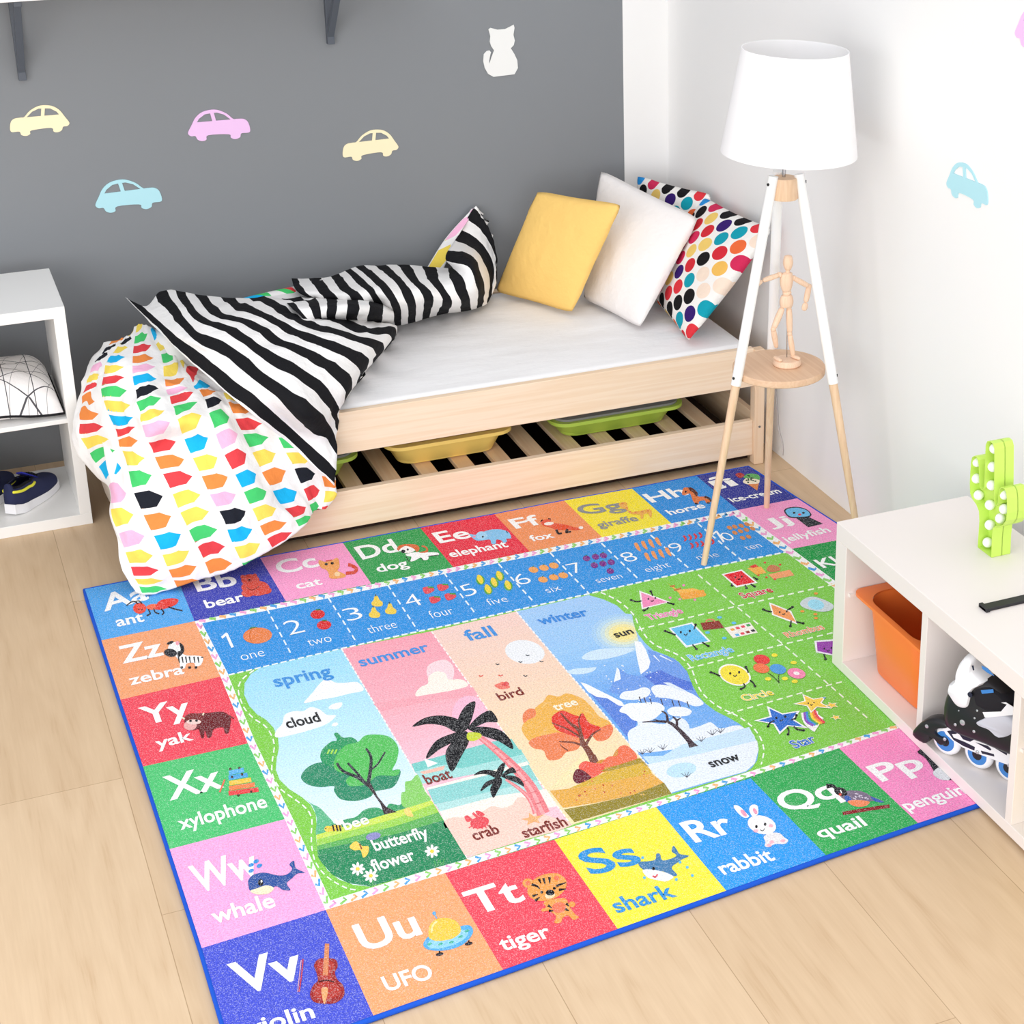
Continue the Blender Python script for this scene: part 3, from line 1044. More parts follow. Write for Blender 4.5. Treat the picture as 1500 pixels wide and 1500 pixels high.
P.G('#c6e2f8', [(690, 1065), (820, 1060), (940, 990), (1360, 880), (1410, 975), (1300, 1000), (1000, 1060), (760, 1140)])
P.G('#e6effa', [(720, 1115), (1000, 1060), (1410, 965), (1420, 1020), (1395, 1110), (1340, 1158), (1100, 1225), (870, 1293)])
P.E('#bfe2f6', 935, 1150, 95, 45, -10)
P.F('#eef4fc', [(550, 700), (570, 660), (640, 650), (700, 630), (740, 650), (720, 690), (640, 710)], 4)
P.F('#eef4fc', [(745, 640), (780, 615), (850, 620), (920, 650), (1000, 670), (1075, 730), (1020, 750), (940, 720), (850, 700), (780, 690)], 4)
P.F('#f2f7fd', [(545, 780), (590, 735), (680, 730), (780, 725), (830, 760), (800, 800), (740, 840), (640, 840), (590, 800)], 4)
P.F('#eef4fc', [(845, 780), (880, 755), (950, 755), (1000, 780), (970, 810), (880, 810)], 4)
P.F('#e3edfa', [(850, 900), (890, 830), (950, 830), (985, 880), (960, 930)], 4)
for x in (670, 700, 735, 805, 875, 915, 970):
    P.L('#3b3038', 8, [(x, 690+(x-670)*.1), (x+14, 730+(x-670)*.1)], 4)
for q, wa, wb in (([(1010, 1000), (960, 940), (900, 880), (850, 850), (770, 845), (690, 850)], 34, 6), ([(850, 850), (840, 800), (810, 780)], 18, 7), ([(905, 880), (905, 840), (880, 815)], 20, 8), ([(905, 840), (930, 825)], 14, 6), ([(800, 845), (760, 830)], 8, 4)):
    P.L('#41313a', wa, q, wb)
P.G('#41313a', [(975, 985), (1005, 970), (1042, 1000), (1012, 1004), (985, 1012)])
for cx, cyy in ((690, 1040), (740, 1030), (820, 1010), (1060, 960), (1130, 920), (1180, 905), (970, 1185)):
    for a in (-70, -30, 20, 55):
        P.L('#4b4450', 4, [(cx, cyy+12), (cx+.5*a, cyy-26+abs(a)*.2)], 2)
for i in range(70):
    random.seed(100+i)
    x, y = 420+random.random()*620, 460+random.random()*400
    if (x-420)*.9 > (y-560) and y > 430 and x < 640+(y-350)*.75:
        P.E('#eef5fd', x, y, 5, 4, n=8)
P.T('winter', 55, 238, 358, 178, 64, '#2f8ae0')
P.T('sun', 528, 320, 638, 292, 50, K_)
P.T('snow', 1128, 1135, 1310, 1085, 66, K_)
# ===== geometric shapes
P.fr = (900, 800, .23333)
for q in ([(525, 180), (760, 375), (1050, 610), (1340, 865), (1460, 970)], [(150, 525), (760, 380), (1380, 240)], [(460, 770), (1050, 620), (1370, 545)], [(710, 1055), (1340, 875), (1440, 850)], [(1460, 970), (1600, 1090)]):
    P.dash('#eef8e2', 2.0, [(a, b) for a, b in q], 9, 6, 1)
OW = (.05, '#f6f7f4')


def limbs(*ls):
    for l in ls:
        P.L(K_, 9, l)
        P.E(K_, l[-1][0], l[-1][1], 9, 7)


def face(x, y, s):
    P.E(K_, x-s, y-s*.1, s*.25, s*.3)
    P.E(K_, x+s, y-s*.35, s*.25, s*.3)
    P.L(K_, 6, [(x-s*.3, y+s*.35), (x+s*.1, y+s*.6), (x+s*.5, y+s*.2)])


P.G('#f7f3f2', [(155, 280), (350, 352), (172, 398)])
P.G('#f48fbd', [(167, 293), (330, 352), (180, 388)])
face(235, 335, 22)
limbs([(170, 345), (140, 350), (105, 340)], [(240, 315), (235, 300), (228, 285)], [(330, 355), (370, 365)], [(215, 385), (200, 400), (185, 405)])
P.F('#f7b94e', [(330, 232), (400, 275), (490, 265), (560, 290), (570, 315), (430, 335), (410, 300)], 2)
P.L('#c9722c', 10, [(350, 255), (380, 250)])
P.L('#c9722c', 10, [(375, 280), (420, 265)])
P.G('#f2a63c', [(405, 300), (560, 275), (575, 312), (430, 338)])
for a, b in ((350, 325), (435, 247), (410, 335), (505, 338)):
    P.E('#f58ac0', a, b, 9, 7)
P.T('Triangle', 220, 467, 435, 420, 50, '#f27fb5', .02, OW)
P.G('#f7f3f2', [(672, 178), (800, 148), (900, 232), (765, 262)])
P.G('#e5202e', [(686, 182), (797, 157), (882, 228), (770, 250)])
face(780, 200, 20)
limbs([(735, 235), (738, 250)], [(820, 245), (830, 265)], [(855, 240), (880, 255)], [(870, 195), (895, 210)])
P.G('#f4b24c', [(835, 140), (920, 130), (955, 170), (890, 182)])
P.G('#e0402c', [(845, 130), (885, 115), (905, 130), (870, 140)])
P.G('#f2a06a', [(965, 180), (1100, 150), (1130, 185), (1000, 210)])
P.F('#c87c50', [(955, 150), (980, 120), (1030, 130), (1040, 155), (985, 165)], 3)
for a, b in ((945, 105), (1040, 118), (905, 185), (955, 198), (1008, 210)):
    P.E('#e0402c', a, b, 8, 6)
P.T('Square', 812, 330, 1000, 288, 52, '#d8213a', .02, OW)
P.G('#f2f6f8', [(340, 517), (488, 480), (605, 600), (450, 640)])
P.G('#62c0f0', [(355, 520), (484, 490), (588, 597), (455, 627)])
face(445, 545, 28)
limbs([(385, 560), (345, 545), (318, 535)], [(500, 525), (510, 495)], [(490, 620), (515, 648)], [(550, 605), (590, 630)])
P.G('#8d2f22', [(540, 485), (655, 470), (690, 515), (560, 530)])
P.L('#e08a62', 9, [(575, 480), (585, 465), (620, 465), (630, 478)])
P.G('#f6efe6', [(690, 515), (850, 480), (900, 545), (745, 580)])
for i, c in enumerate(('#f2a43c', '#e84c5c', '#e84c5c', '#44a858', '#5ab0e8', '#e84c5c', '#9c3428', '#26262a')):
    a, b = (725+(i % 4)*33+(i//4)*30, 522-(i % 4)*9+(i//4)*34)
    P.G(c, [(a, b), (a+22, b-5), (a+33, b+8), (a+11, b+13)])
for a, b in ((660, 450), (750, 485), (585, 545), (690, 580)):
    P.E('#62c0f0', a, b, 15, 8)
P.T('Rectangle', 490, 724, 755, 665, 56, '#6cc2f2', .02, OW)
P.G('#f7f3ee', [(970, 355), (1110, 410), (1150, 495), (990, 435)])
P.G('#f29a56', [(983, 368), (1100, 415), (1140, 480), (1000, 430)])
face(1060, 420, 22)
limbs([(990, 415), (960, 410), (935, 400)], [(1085, 405), (1118, 385)], [(1110, 470), (1105, 505)], [(1140, 478), (1185, 487)])
P.F('#cfd8dc', [(1165, 365), (1190, 335), (1240, 320), (1290, 330), (1340, 350), (1375, 375), (1360, 405), (1300, 415), (1240, 405), (1190, 390)], 4)
P.E('#9fdcf2', 1265, 370, 52, 32, 10)
for a, b in ((1265, 300), (1180, 412), (1262, 430), (1265, 455)):
    P.E('#f29a3c', a, b, 13, 7)
P.T('Rhombus', 1092, 578, 1322, 522, 50, '#f4945c', .02, OW)
P.G('#f4eef6', [(1255, 598), (1400, 585), (1420, 700), (1265, 670)])
P.G('#9c3fae', [(1270, 605), (1390, 598), (1410, 690), (1275, 662)])
face(1340, 650, 22)
limbs([(1315, 680), (1325, 712)])
P.E('#f7f6ee', 755, 812, 106, 64, 18)
P.E('#f4e13c', 755, 812, 94, 56, 18)
face(755, 805, 28)
limbs([(665, 820), (635, 805), (605, 795)], [(840, 800), (835, 780), (825, 762)], [(810, 865), (820, 885), (795, 900)], [(850, 845), (870, 860), (882, 882)])
P.E('#e63a3a', 925, 715, 52, 30, 10)
P.E('#f0794a', 922, 770, 52, 30, 12)
P.E('#4f9de0', 1027, 775, 52, 30, 12)
P.L(K_, 4, [(965, 800), (1000, 825), (1035, 862)])
P.L(K_, 4, [(1035, 805), (1030, 830), (1035, 862)])
P.E('#f58cb4', 1143, 802, 58, 32, 12)
P.E('#f9f1f2', 1143, 802, 20, 11, 12)
for a, b in ((1005, 688), (1125, 735), (965, 837), (1070, 835), (1132, 853)):
    P.E('#f2e33c', a, b, 20, 11)
P.T('Circle', 820, 978, 1005, 935, 54, '#f3de4c', .02, OW)


def star(cx, cyy, r, sk, c, o=None):
    def sp_(rr):
        u = upv(P.px([(cx, cyy)])[0][0], P.px([(cx, cyy)])[0][1])
        pts = []
        for i in range(10):
            a = math.pi/2+i*math.pi/5
            q = rr*(1 if i % 2 == 0 else .45)
            x, y = q*math.cos(a), q*math.sin(a)
            pts.append((cx+x*1.0+u[0]*y*sk, cyy-x*.22+u[1]*y*sk))
        return pts
    if o:
        P.G(o, sp_(r*1.22))
    P.G(c, sp_(r))


star(1050, 1095, 125, .85, '#2a6fd0', '#f4f6f8')
face(1045, 1085, 28)
limbs([(1005, 1100), (975, 1115), (965, 1135)], [(1110, 1095), (1135, 1085), (1142, 1065)], [(1085, 1140), (1095, 1165), (1090, 1185)], [(1125, 1135), (1150, 1155), (1188, 1160)])
for i, c in enumerate(('#f4f4f4', '#e23c50', '#f28a3c', '#f4d83c', '#4fae5e', '#3f8fe0', '#8a4fc0')):
    if i == 0:
        P.L(c, 105, [(1225, 1045), (1235, 1090), (1285, 1128)])
    else:
        d = 48-i*14
        P.L(c, 15, [(1225+d*.9, 1040-d*.2), (1240+d, 1088-d*.4), (1285+d, 1122-d*.25)])
star(1245, 990, 90, .8, '#f7d24c', '#f8f6ee')
face(1235, 993, 18)
for a, b, r in ((1365, 1003, 32), (1390, 1080, 26), (1318, 957, 12)):
    star(a, b, r, .8, '#f7d24c' if r > 15 else '#4fa3e0', '#f8f6ee' if r > 15 else None)
P.T('Star', 1137, 1275, 1272, 1230, 66, '#2f72cc', .02, OW)

# ===== numbers
P.fr = (100, 750, .26667)
THN = -.012
P.L(W_, 15, [(868, 668), (903, 745)])
P.L(W_, 14, [(843, 692), (872, 668)])
P.T('one', 955, 818, 1085, 790, 52, W_, THN)
P.T('2', 1212, 680, 1308, 658, 90, W_, THN)
P.T('two', 1325, 738, 1453, 710, 50, W_, THN)
P.E('#2f7a3e', 1020, 645, 26, 14)
P.E('#e8834a', 1040, 680, 80, 44, -4)
P.L('#d06c34', 4, [(1010, 645), (995, 680), (1010, 718)])
for x, y in ((1370, 563), (1405, 622)):
    P.E('#d9292e', x, y, 40, 25, -5)
    P.L('#3f7a34', 8, [(x-10, y-24), (x+15, y-26)])
P.fr = (280, 740, .26667)
P.T('3', 860, 640, 955, 620, 82, W_, THN)
P.T('three', 980, 706, 1137, 672, 50, W_, THN)
for x, y in ((1022, 530), (1008, 592), (1097, 572)):
    P.F('#f2cf4a', [(x-32, y+8), (x-20, y-8), (x-14, y-28), (x+2, y-30), (x+12, y-10), (x+30, y+5), (x+26, y+24), (x, y+28), (x-24, y+24)])
    P.L('#4a5a2a', 5, [(x-6, y-28), (x-10, y-40)])
P.T('4', 1195, 565, 1280, 545, 82, W_, THN)
P.T('four', 1323, 624, 1450, 596, 52, W_, THN)
for x, y in ((1305, 467), (1384, 452), (1340, 520), (1425, 503)):
    P.F('#e34a56', [(x-32, y-12), (x-5, y-18), (x+25, y-12), (x+30, y+2), (x+5, y+18), (x-18, y+20), (x-30, y+5)])
    P.L('#4a9a3e', 8, [(x-5, y-16), (x+28, y-14)])
P.fr = (600, 690, .24)
P.T('5', 345, 770, 425, 748, 90, W_, THN)
P.T('five', 488, 822, 608, 796, 52, W_, THN)
for x, y in ((430, 663), (548, 640), (515, 680), (478, 722), (600, 698)):
    P.E('#5aa83e', x+2, y+4, 26, 30, -25)
    P.E('#f2d640', x, y-2, 16, 30, -25)
P.T('6', 668, 700, 755, 680, 86, W_, THN)
P.T('six', 843, 748, 930, 726, 48, W_, THN)
for x, y in ((756, 604), (820, 592), (880, 578), (814, 664), (880, 650), (938, 638)):
    P.E('#f0a45a', x, y, 30, 18, 8)
    P.L('#3f7a34', 5, [(x-6, y-16), (x+2, y-24)])
P.T('7', 1000, 628, 1080, 612, 84, W_, THN)
P.T('seven', 1150, 686, 1305, 652, 46, W_, THN)
for x, y in ((1080, 535), (1135, 525), (1183, 517), (1128, 577), (1180, 567), (1230, 558), (1225, 612)):
    P.E('#7a2a8a', x, y, 23, 17, 10)
    P.L('#3f7a34', 5, [(x-8, y-15), (x+2, y-20)])
P.fr = (880, 670, .25333)
P.T('8', 150, 610, 225, 592, 78, W_, THN)
P.T('eight', 270, 666, 410, 632, 46, W_, THN)
for i in range(8):
    x, y = (205+(i % 4)*40+(i//4)*58, 520-(i % 4)*10+(i//4)*58)
    P.F('#ee9a58', [(x-12, y-22), (x+6, y-24), (x+22, y+8), (x+26, y+24), (x+8, y+16), (x-6, y-2)], 3)
P.T('9', 428, 553, 495, 535, 74, W_, THN)
P.T('nine', 568, 594, 690, 572, 44, W_, THN)
for i in range(9):
    r_ = i//4 if i < 8 else 1
    c_ = i % 4 if i < 8 else 4
    x, y = (482+c_*30+r_*40, 470-c_*6+r_*42)
    P.F('#d42c36', [(x-8, y-14), (x+4, y-16), (x+16, y), (x+10, y+14), (x-2, y+16), (x+4, y+2)], 3)
P.L(W_, 11, [(668, 428), (712, 490)])
P.L(W_, 10, [(648, 446), (670, 428)])
P.T('0', 728, 488, 785, 472, 72, W_, THN)
P.T('ten', 848, 538, 936, 518, 44, W_, THN)
for i, (x, y) in enumerate(((745, 408), (775, 402), (812, 396), (845, 388), (775, 437), (808, 428), (842, 420), (878, 413), (820, 467), (855, 460))):
    P.E('#d98a4c', x, y, 17, 10, 25)

# ===== letters
P.fr = (100, 750, .26667)
P.T('Aa', 203, 545, 440, 478, 92)
P.T('ant', 272, 630, 418, 600, 56)
P.E('#e84a38', 392, 530, 36, 30)
P.E('#ee6a4a', 468, 522, 40, 16, -5)
P.F('#e03c34', [(478, 530), (500, 490), (560, 475), (605, 482), (590, 510), (540, 530), (500, 538)])
for l in ([(440, 535), (450, 560), (430, 570)], [(470, 530), (478, 552), (500, 560)], [(510, 532), (525, 552), (515, 566)], [(550, 522), (590, 535), (628, 543)], [(385, 505), (355, 492), (320, 515)], [(405, 505), (390, 490), (360, 495)]):
    P.L('#2a1c1c', 7, l)
P.E(K_, 388, 535, 4)
P.E(K_, 405, 538, 4)
P.T('Bb', 715, 437, 930, 400, 84)
P.T('bear', 763, 530, 970, 486, 50)
for x, y, a, b in ((1035, 420, 72, 42), (1000, 375, 50, 32), (985, 448, 34, 20), (1085, 432, 32, 20), (1000, 415, 50, 30)):
    P.E('#d84a3a', x, y, a, b)
for x, y in ((958, 358), (1025, 352)):
    P.E('#d84a3a', x, y, 12)
P.L('#8a2a22', 5, [(980, 415), (1010, 430), (1050, 410)])
P.E('#b83a30', 995, 378, 14, 9)
P.E(K_, 995, 374, 5)
P.T('Zz', 303, 832, 525, 785, 100)
P.T('zebra', 345, 952, 637, 888, 58)
P.F(W_, [(580, 780), (610, 770), (650, 790), (700, 790), (740, 800), (730, 840), (700, 850), (690, 830), (650, 835), (640, 860), (615, 860), (610, 820)], 3)
P.E('#f4f4f4', 590, 750, 42, 36)
P.E('#26262c', 562, 775, 36, 22, 8)
P.F('#1c1c22', [(610, 720), (632, 735), (635, 770), (605, 800), (600, 770), (618, 760)], 3)
for x in (605, 625, 645, 665, 690, 712):
    P.L('#1c1c22', 9, [(x, 795+abs(x-660)*.05), (x+6, 830)], 5)
P.E('#f2a6b4', 600, 722, 10, 12)
P.E('#1c1c22', 560, 720, 20, 8, -20)
P.L('#1c1c22', 7, [(730, 800), (742, 800)])
for x in (622, 665, 700):
    P.L('#1c1c22', 14, [(x, 850), (x+3, 862)])
P.T('Yy', 420, 1172, 675, 1112, 104)
P.T('yak', 492, 1300, 687, 1252, 60)
P.F('#6e1f24', [(640, 1160), (650, 1120), (700, 1110), (770, 1105), (850, 1100), (890, 1130), (890, 1170), (880, 1215), (860, 1215), (850, 1185), (800, 1195), (785, 1235), (765, 1240), (750, 1200), (745, 1240), (730, 1240), (715, 1195), (680, 1200)])
P.E('#e9aaa6', 670, 1175, 36, 26)
P.E('#7c2a2a', 690, 1135, 52, 28)
P.E('#f0d0c8', 690, 1155, 40, 14)
P.E(K_, 672, 1150, 8, 6)
P.E(K_, 705, 1148, 8, 6)
P.L('#f2e2c8', 9, [(625, 1130), (640, 1140)])
P.L('#f2e2c8', 9, [(745, 1105), (738, 1120)])
P.L('#6e1f24', 6, [(885, 1120), (910, 1138)])
P.fr = (180, 1100, .26667)
P.T('Xx', 262, 270, 552, 198, 138)
P.T('xylophone', 320, 434, 795, 308, 76)
for i, c in enumerate(('#5fb4e8', '#4fa8e0', '#f2c84a', '#f0844e', '#e8484a')):
    y = 115+i*27
    P.L(c, 25, [(583-i*2+(6 if i > 1 else 0), y+(8 if i < 2 else 8+i)), (665+i*20, y-10)])
for x, y in ((590, 100), (640, 95), (600, 145), (655, 130), (635, 245), (705, 225)):
    P.E('#4a2a20', x, y, 7)
P.L('#e8745a', 9, [(532, 228), (560, 158)])
P.T('Ww', 412, 782, 752, 675, 160)
P.T('whale', 505, 950, 840, 855, 86)
P.F('#33569e', [(690, 740), (690, 710), (720, 680), (780, 670), (850, 685), (900, 680), (930, 650), (915, 625), (940, 605), (950, 645), (1000, 670), (960, 675), (930, 700), (900, 730), (920, 765), (880, 765), (840, 745), (800, 770), (740, 780), (700, 770)])
P.F('#f2e6c4', [(700, 772), (740, 755), (790, 740), (830, 755), (800, 785), (740, 790)])
P.E(K_, 757, 725, 15, 19)
P.E(W_, 762, 718, 5, 7)
for x, y in ((705, 660), (750, 632), (705, 628), (732, 608)):
    P.E('#3f94dc', x, y, 16, 10, -25)
P.T('Vv', 640, 1345, 1000, 1238, 190)
P.T('violin', 700, 1568, 1055, 1465, 88)
P.F('#9c2c2c', [(1050, 1180), (1075, 1145), (1125, 1140), (1170, 1150), (1180, 1185), (1165, 1220), (1180, 1260), (1210, 1290), (1215, 1345), (1170, 1385), (1110, 1390), (1050, 1380), (1028, 1340), (1045, 1290), (1070, 1265), (1065, 1225)])
P.F('#b53c34', [(1065, 1185), (1085, 1155), (1150, 1160), (1160, 1190), (1140, 1225), (1160, 1270), (1190, 1300), (1190, 1340), (1110, 1370), (1050, 1345), (1060, 1300), (1090, 1265), (1085, 1230)])
P.L('#d8885c', 24, [(1122, 1060), (1118, 1140), (1112, 1235)], 30)
P.L('#4a1a1a', 8, [(1075, 1270), (1120, 1262), (1160, 1272)])
P.F('#e2a46c', [(1090, 1310), (1115, 1300), (1128, 1315), (1112, 1385), (1102, 1385)], 3)
P.L('#c43a4a', 7, [(990, 1145), (982, 1230), (968, 1325)])
P.L('#e8b0b4', 4, [(980, 1150), (970, 1235), (960, 1325)])
P.fr = (480, 1100, .26667)
P.T('Uu', 205, 1100, 515, 1005, 162)
P.T('UFO', 330, 1322, 585, 1245, 90)
P.F('#5aaee6', [(525, 1065), (560, 1020), (640, 1040), (720, 970), (780, 960), (798, 1000), (750, 1060), (660, 1095), (560, 1095)])
P.E('#8fcff2', 660, 1035, 118, 40, -18)
P.F('#f2c94c', [(555, 1020), (560, 960), (600, 925), (660, 920), (710, 940), (732, 990), (690, 1030), (620, 1045), (575, 1040)])
P.L('#f9e6a0', 10, [(570, 1000), (578, 960), (600, 938)])
for x, y in ((560, 1062), (620, 1062), (680, 1052), (730, 1022), (765, 990)):
    P.E('#48b49c', x, y, 14, 7, -20)
P.E('#5aaee6', 585, 893, 10)
P.L('#5aaee6', 6, [(588, 900), (600, 922)])
for x, y in ((615, 1118), (775, 1060)):
    P.E('#2a2024', x, y, 22, 9, -12)
    P.L('#2a2024', 8, [(x, y-18), (x, y)])
P.T('Tt', 815, 902, 1082, 818, 150)
P.T('tiger', 968, 1100, 1232, 1020, 84)
P.E('#f0a050', 1205, 750, 112, 72, -18)
for x, y in ((1100, 728), (1258, 700)):
    P.E('#f0a050', x, y, 30, 26)
    P.E('#f0785a', x, y, 15, 13)
P.F('#f0a050', [(1190, 830), (1300, 810), (1330, 860), (1360, 900), (1380, 915), (1350, 930), (1320, 905), (1290, 920), (1280, 945), (1245, 945), (1255, 910), (1215, 880), (1180, 885), (1175, 870), (1200, 860)], 3)
P.E('#f4785a', 1270, 862, 40, 30, -10)
P.E('#f8d8b0', 1222, 795, 28, 17, -12)
P.E(K_, 1222, 780, 24, 16)
for q in ([(1120, 735), (1150, 745), (1165, 760)], [(1160, 705), (1172, 730)], [(1185, 700), (1195, 735)], [(1218, 695), (1220, 730)], [(1255, 745), (1280, 735), (1310, 725)], [(1270, 765), (1310, 760)], [(1125, 800), (1155, 790)], [(1140, 825), (1165, 805)], [(1210, 850), (1230, 865)], [(1215, 880), (1240, 880)], [(1310, 840), (1325, 855)], [(1305, 870), (1325, 880)]):
    P.L('#241a1a', 16, q, 5)
for x, y in ((1176, 778), (1245, 757)):
    P.E(K_, x, y, 8)
P.E('#f0a050', 1342, 845, 18, 16)
P.fr = (800, 1050, .26667)
BT = '#2e93d8'
P.T('Ss', 255, 868, 525, 800, 158, BT)
P.T('shark', 395, 1078, 718, 985, 92, BT)
P.F('#4a7fae', [(508, 800), (560, 795), (600, 785), (605, 755), (625, 755), (640, 790), (700, 775), (715, 760), (690, 740), (700, 710), (720, 735), (735, 755), (785, 765), (745, 785), (725, 800), (690, 830), (720, 870), (690, 875), (640, 850), (560, 850), (520, 830)])
P.F('#eef2f5', [(530, 845), (580, 840), (650, 855), (700, 880), (660, 905), (620, 900), (560, 885)])
P.E(K_, 590, 835, 9)
P.L('#d83a4a', 9, [(585, 875), (600, 882), (612, 866)])
for x, y in ((540, 885), (735, 800), (775, 828), (803, 873), (715, 895), (530, 775)):
    P.E('#62bce8', x, y, 8)
P.T('Rr', 825, 690, 1045, 628, 146)
P.T('rabbit', 980, 868, 1260, 785, 88)
P.F(W_, [(1085, 555), (1045, 520), (1030, 490), (1060, 492), (1100, 530), (1115, 550)])
P.F(W_, [(1130, 545), (1115, 510), (1130, 485), (1160, 490), (1165, 530), (1150, 545)])
P.E('#f2a0bc', 1085, 530, 24, 11, 50)
P.E('#f2a0bc', 1148, 520, 18, 10, 60)
P.F('#e8e6ea', [(1195, 660), (1230, 640), (1280, 640), (1310, 665), (1330, 680), (1310, 700), (1260, 700), (1220, 718), (1200, 710), (1205, 690)], 4)
P.E('#f6f5f7', 1185, 595, 80, 50, 15)
for x, y in ((1155, 605), (1203, 592)):
    P.E(K_, x, y, 7, 9)
for x, y in ((1152, 628), (1235, 600)):
    P.E('#f5b8c8', x, y, 13, 9)
P.L(K_, 4, [(1175, 622), (1190, 628), (1200, 615)])
for x, y in ((1240, 690), (1300, 683), (1225, 708)):
    P.E('#f5b8c8', x, y, 14, 9)
P.fr = (1080, 1000, .25333)
P.T('Qq', 295, 750, 592, 655, 140)
P.T('quail', 487, 900, 752, 825, 80)
P.L('#8a1f24', 20, [(610, 758), (745, 735), (880, 715)])
P.F('#7d6f86', [(590, 650), (640, 625), (720, 630), (780, 660), (850, 690), (790, 685), (740, 690), (690, 700), (640, 690)])
P.F('#3c63b4', [(620, 655), (650, 660), (660, 690), (630, 690)], 3)
P.F('#3c63b4', [(770, 660), (850, 692), (800, 690)], 2)
P.F('#f08a5c', [(640, 685), (700, 680), (765, 690), (740, 715), (690, 718), (655, 705)], 4)
P.E('#1d1a20', 598, 632, 40, 24, 20)
P.L('#1d1a20', 10, [(575, 615), (550, 598), (515, 600)], 30)
P.L(W_, 6, [(595, 622), (605, 640)])
P.E('#d84a3a', 595, 648, 8)
for i in range(14):
    random.seed(i)
    P.E('#d8cfe0', 660+random.random()*100, 640+random.random()*35, 6, 3, 20)
P.T('Pp', 842, 572, 1090, 492, 134)
P.T('penguin', 990, 742, 1330, 640, 82)
P.F('#20222a', [(1040, 400), (1090, 440), (1140, 520), (1160, 550), (1250, 560), (1230, 450), (1120, 380)], 3)
P.F('#d9dde2', [(1130, 520), (1170, 560), (1230, 560), (1200, 480)], 3)
P.fr = (280, 740, .26667)
P.T('Cc', 492, 380, 702, 335, 82)
P.T('cat', 588, 462, 722, 435, 46)
P.F('#f0a45a', [(700, 318), (705, 302), (735, 312), (770, 305), (800, 290), (812, 305), (815, 340), (805, 360), (835, 375), (850, 385), (840, 398), (790, 405), (760, 400), (755, 375), (740, 355), (715, 345)], 4)
P.E('#f8d2a0', 803, 380, 16, 13)
P.L('#d84a34', 18, [(850, 375), (895, 370), (908, 350), (880, 332), (862, 328)])
for x, y in ((742, 325), (775, 320)):
    P.E(K_, x, y, 9, 7)
P.L('#d84a34', 6, [(740, 308), (775, 302)])
P.T('Dd', 945, 298, 1145, 252, 86)
P.T('dog', 1032, 370, 1197, 336, 50)
P.F(W_, [(1180, 270), (1230, 260), (1280, 260), (1355, 262), (1355, 278), (1310, 280), (1300, 300), (1270, 302), (1262, 288), (1230, 305), (1205, 310), (1210, 285), (1190, 282)], 4)
P.E('#fbf7f4', 1190, 240, 46, 25, -5)
P.F('#d86a30', [(1130, 240), (1150, 220), (1200, 215), (1240, 220), (1255, 240), (1240, 258), (1222, 240), (1180, 225), (1150, 240), (1140, 252)], 4)
P.F('#d86a30', [(1250, 262), (1290, 250), (1285, 235), (1265, 228), (1275, 222), (1298, 235), (1298, 260)], 3)
P.E(K_, 1165, 255, 12, 9)
P.E(K_, 1190, 245, 6)
for q in ([(1180, 285), (1200, 312)], [(1262, 290), (1275, 304)], [(1300, 282), (1358, 275)]):
    P.L('#26262a', 4, q)
P.fr = (600, 690, .24)
P.T('Ee', 190, 440, 378, 405, 84)
P.T('elephant', 258, 528, 605, 462, 52)
P.F('#86c4ee', [(365, 385), (385, 410), (410, 425), (440, 425), (490, 420), (500, 445), (525, 445), (530, 420), (560, 425), (575, 440), (595, 430), (590, 415), (620, 410), (605, 375), (560, 358), (500, 358), (440, 375), (400, 390)], 4)
P.E('#a2d4f4', 440, 395, 34, 26)
P.E('#f08aa8', 395, 402, 9, 6)
P.L('#26262a', 5, [(590, 365), (598, 380)])
P.E(K_, 447, 402, 6)
P.T('Ff', 655, 352, 812, 322, 80, W_)
P.T('fox', 753, 430, 887, 405, 48)
P.F('#e5532e', [(800, 318), (820, 300), (858, 295), (868, 315), (900, 320), (960, 330), (1010, 345), (1058, 345), (1020, 362), (960, 358), (900, 362), (860, 345), (820, 335)], 4)
P.E('#f6ece4', 850, 322, 30, 10, -5)
P.E('#f6ece4', 1046, 347, 14, 9)
P.L('#2a1c1c', 16, [(895, 358), (908, 382), (930, 380)], 9)
P.L('#2a1c1c', 16, [(965, 356), (955, 375), (985, 370)], 9)
P.L('#2a1c1c', 7, [(800, 310), (812, 298)])
P.L('#2a1c1c', 7, [(845, 292), (862, 295)])
P.T('Gg', 1062, 268, 1312, 232, 82, '#8d8f90')
P.T('giraffe', 1162, 348, 1400, 302, 50, '#8d8f90')
P.F('#eeb04a', [(1275, 205), (1300, 190), (1325, 195), (1330, 215), (1345, 250), (1400, 245), (1470, 235), (1478, 275), (1470, 285), (1455, 262), (1430, 265), (1425, 290), (1410, 290), (1405, 268), (1350, 262), (1320, 235), (1295, 225)], 4)
for x, y in ((1325, 228), (1345, 250), (1380, 254), (1420, 250), (1455, 245), (1300, 200)):
    P.E('#e0883a', x, y, 8, 6)
P.fr = (880, 670, .25333)
P.T('Hh', 300, 262, 505, 215, 78)
P.T('horse', 405, 334, 608, 290, 46)
P.F('#e0793e', [(470, 215), (478, 180), (500, 175), (540, 190), (560, 225), (600, 228), (635, 240), (630, 262), (610, 265), (600, 250), (570, 255), (565, 270), (545, 268), (530, 245), (515, 210), (490, 218)], 4)
P.F('#5a2a20', [(505, 175), (530, 178), (560, 205), (555, 228), (535, 205), (515, 192)], 3)
P.L('#3a1e1c', 12, [(600, 228), (628, 240), (640, 255)])
for x, y in ((552, 268), (622, 264)):
    P.L('#2a1a1a', 9, [(x-8, y), (x+8, y)])
P.E(K_, 492, 200, 6)
P.T('Ii', 685, 182, 790, 160, 74, W_, .03)
for x, y in ((642, 122), (700, 175)):
    P.L(W_, 13, [(x-16, y+5), (x+26, y-5)])
P.T('ice-cream', 765, 260, 1047, 205, 46)
P.G('#e08a4e', [(838, 148), (915, 150), (905, 193)])
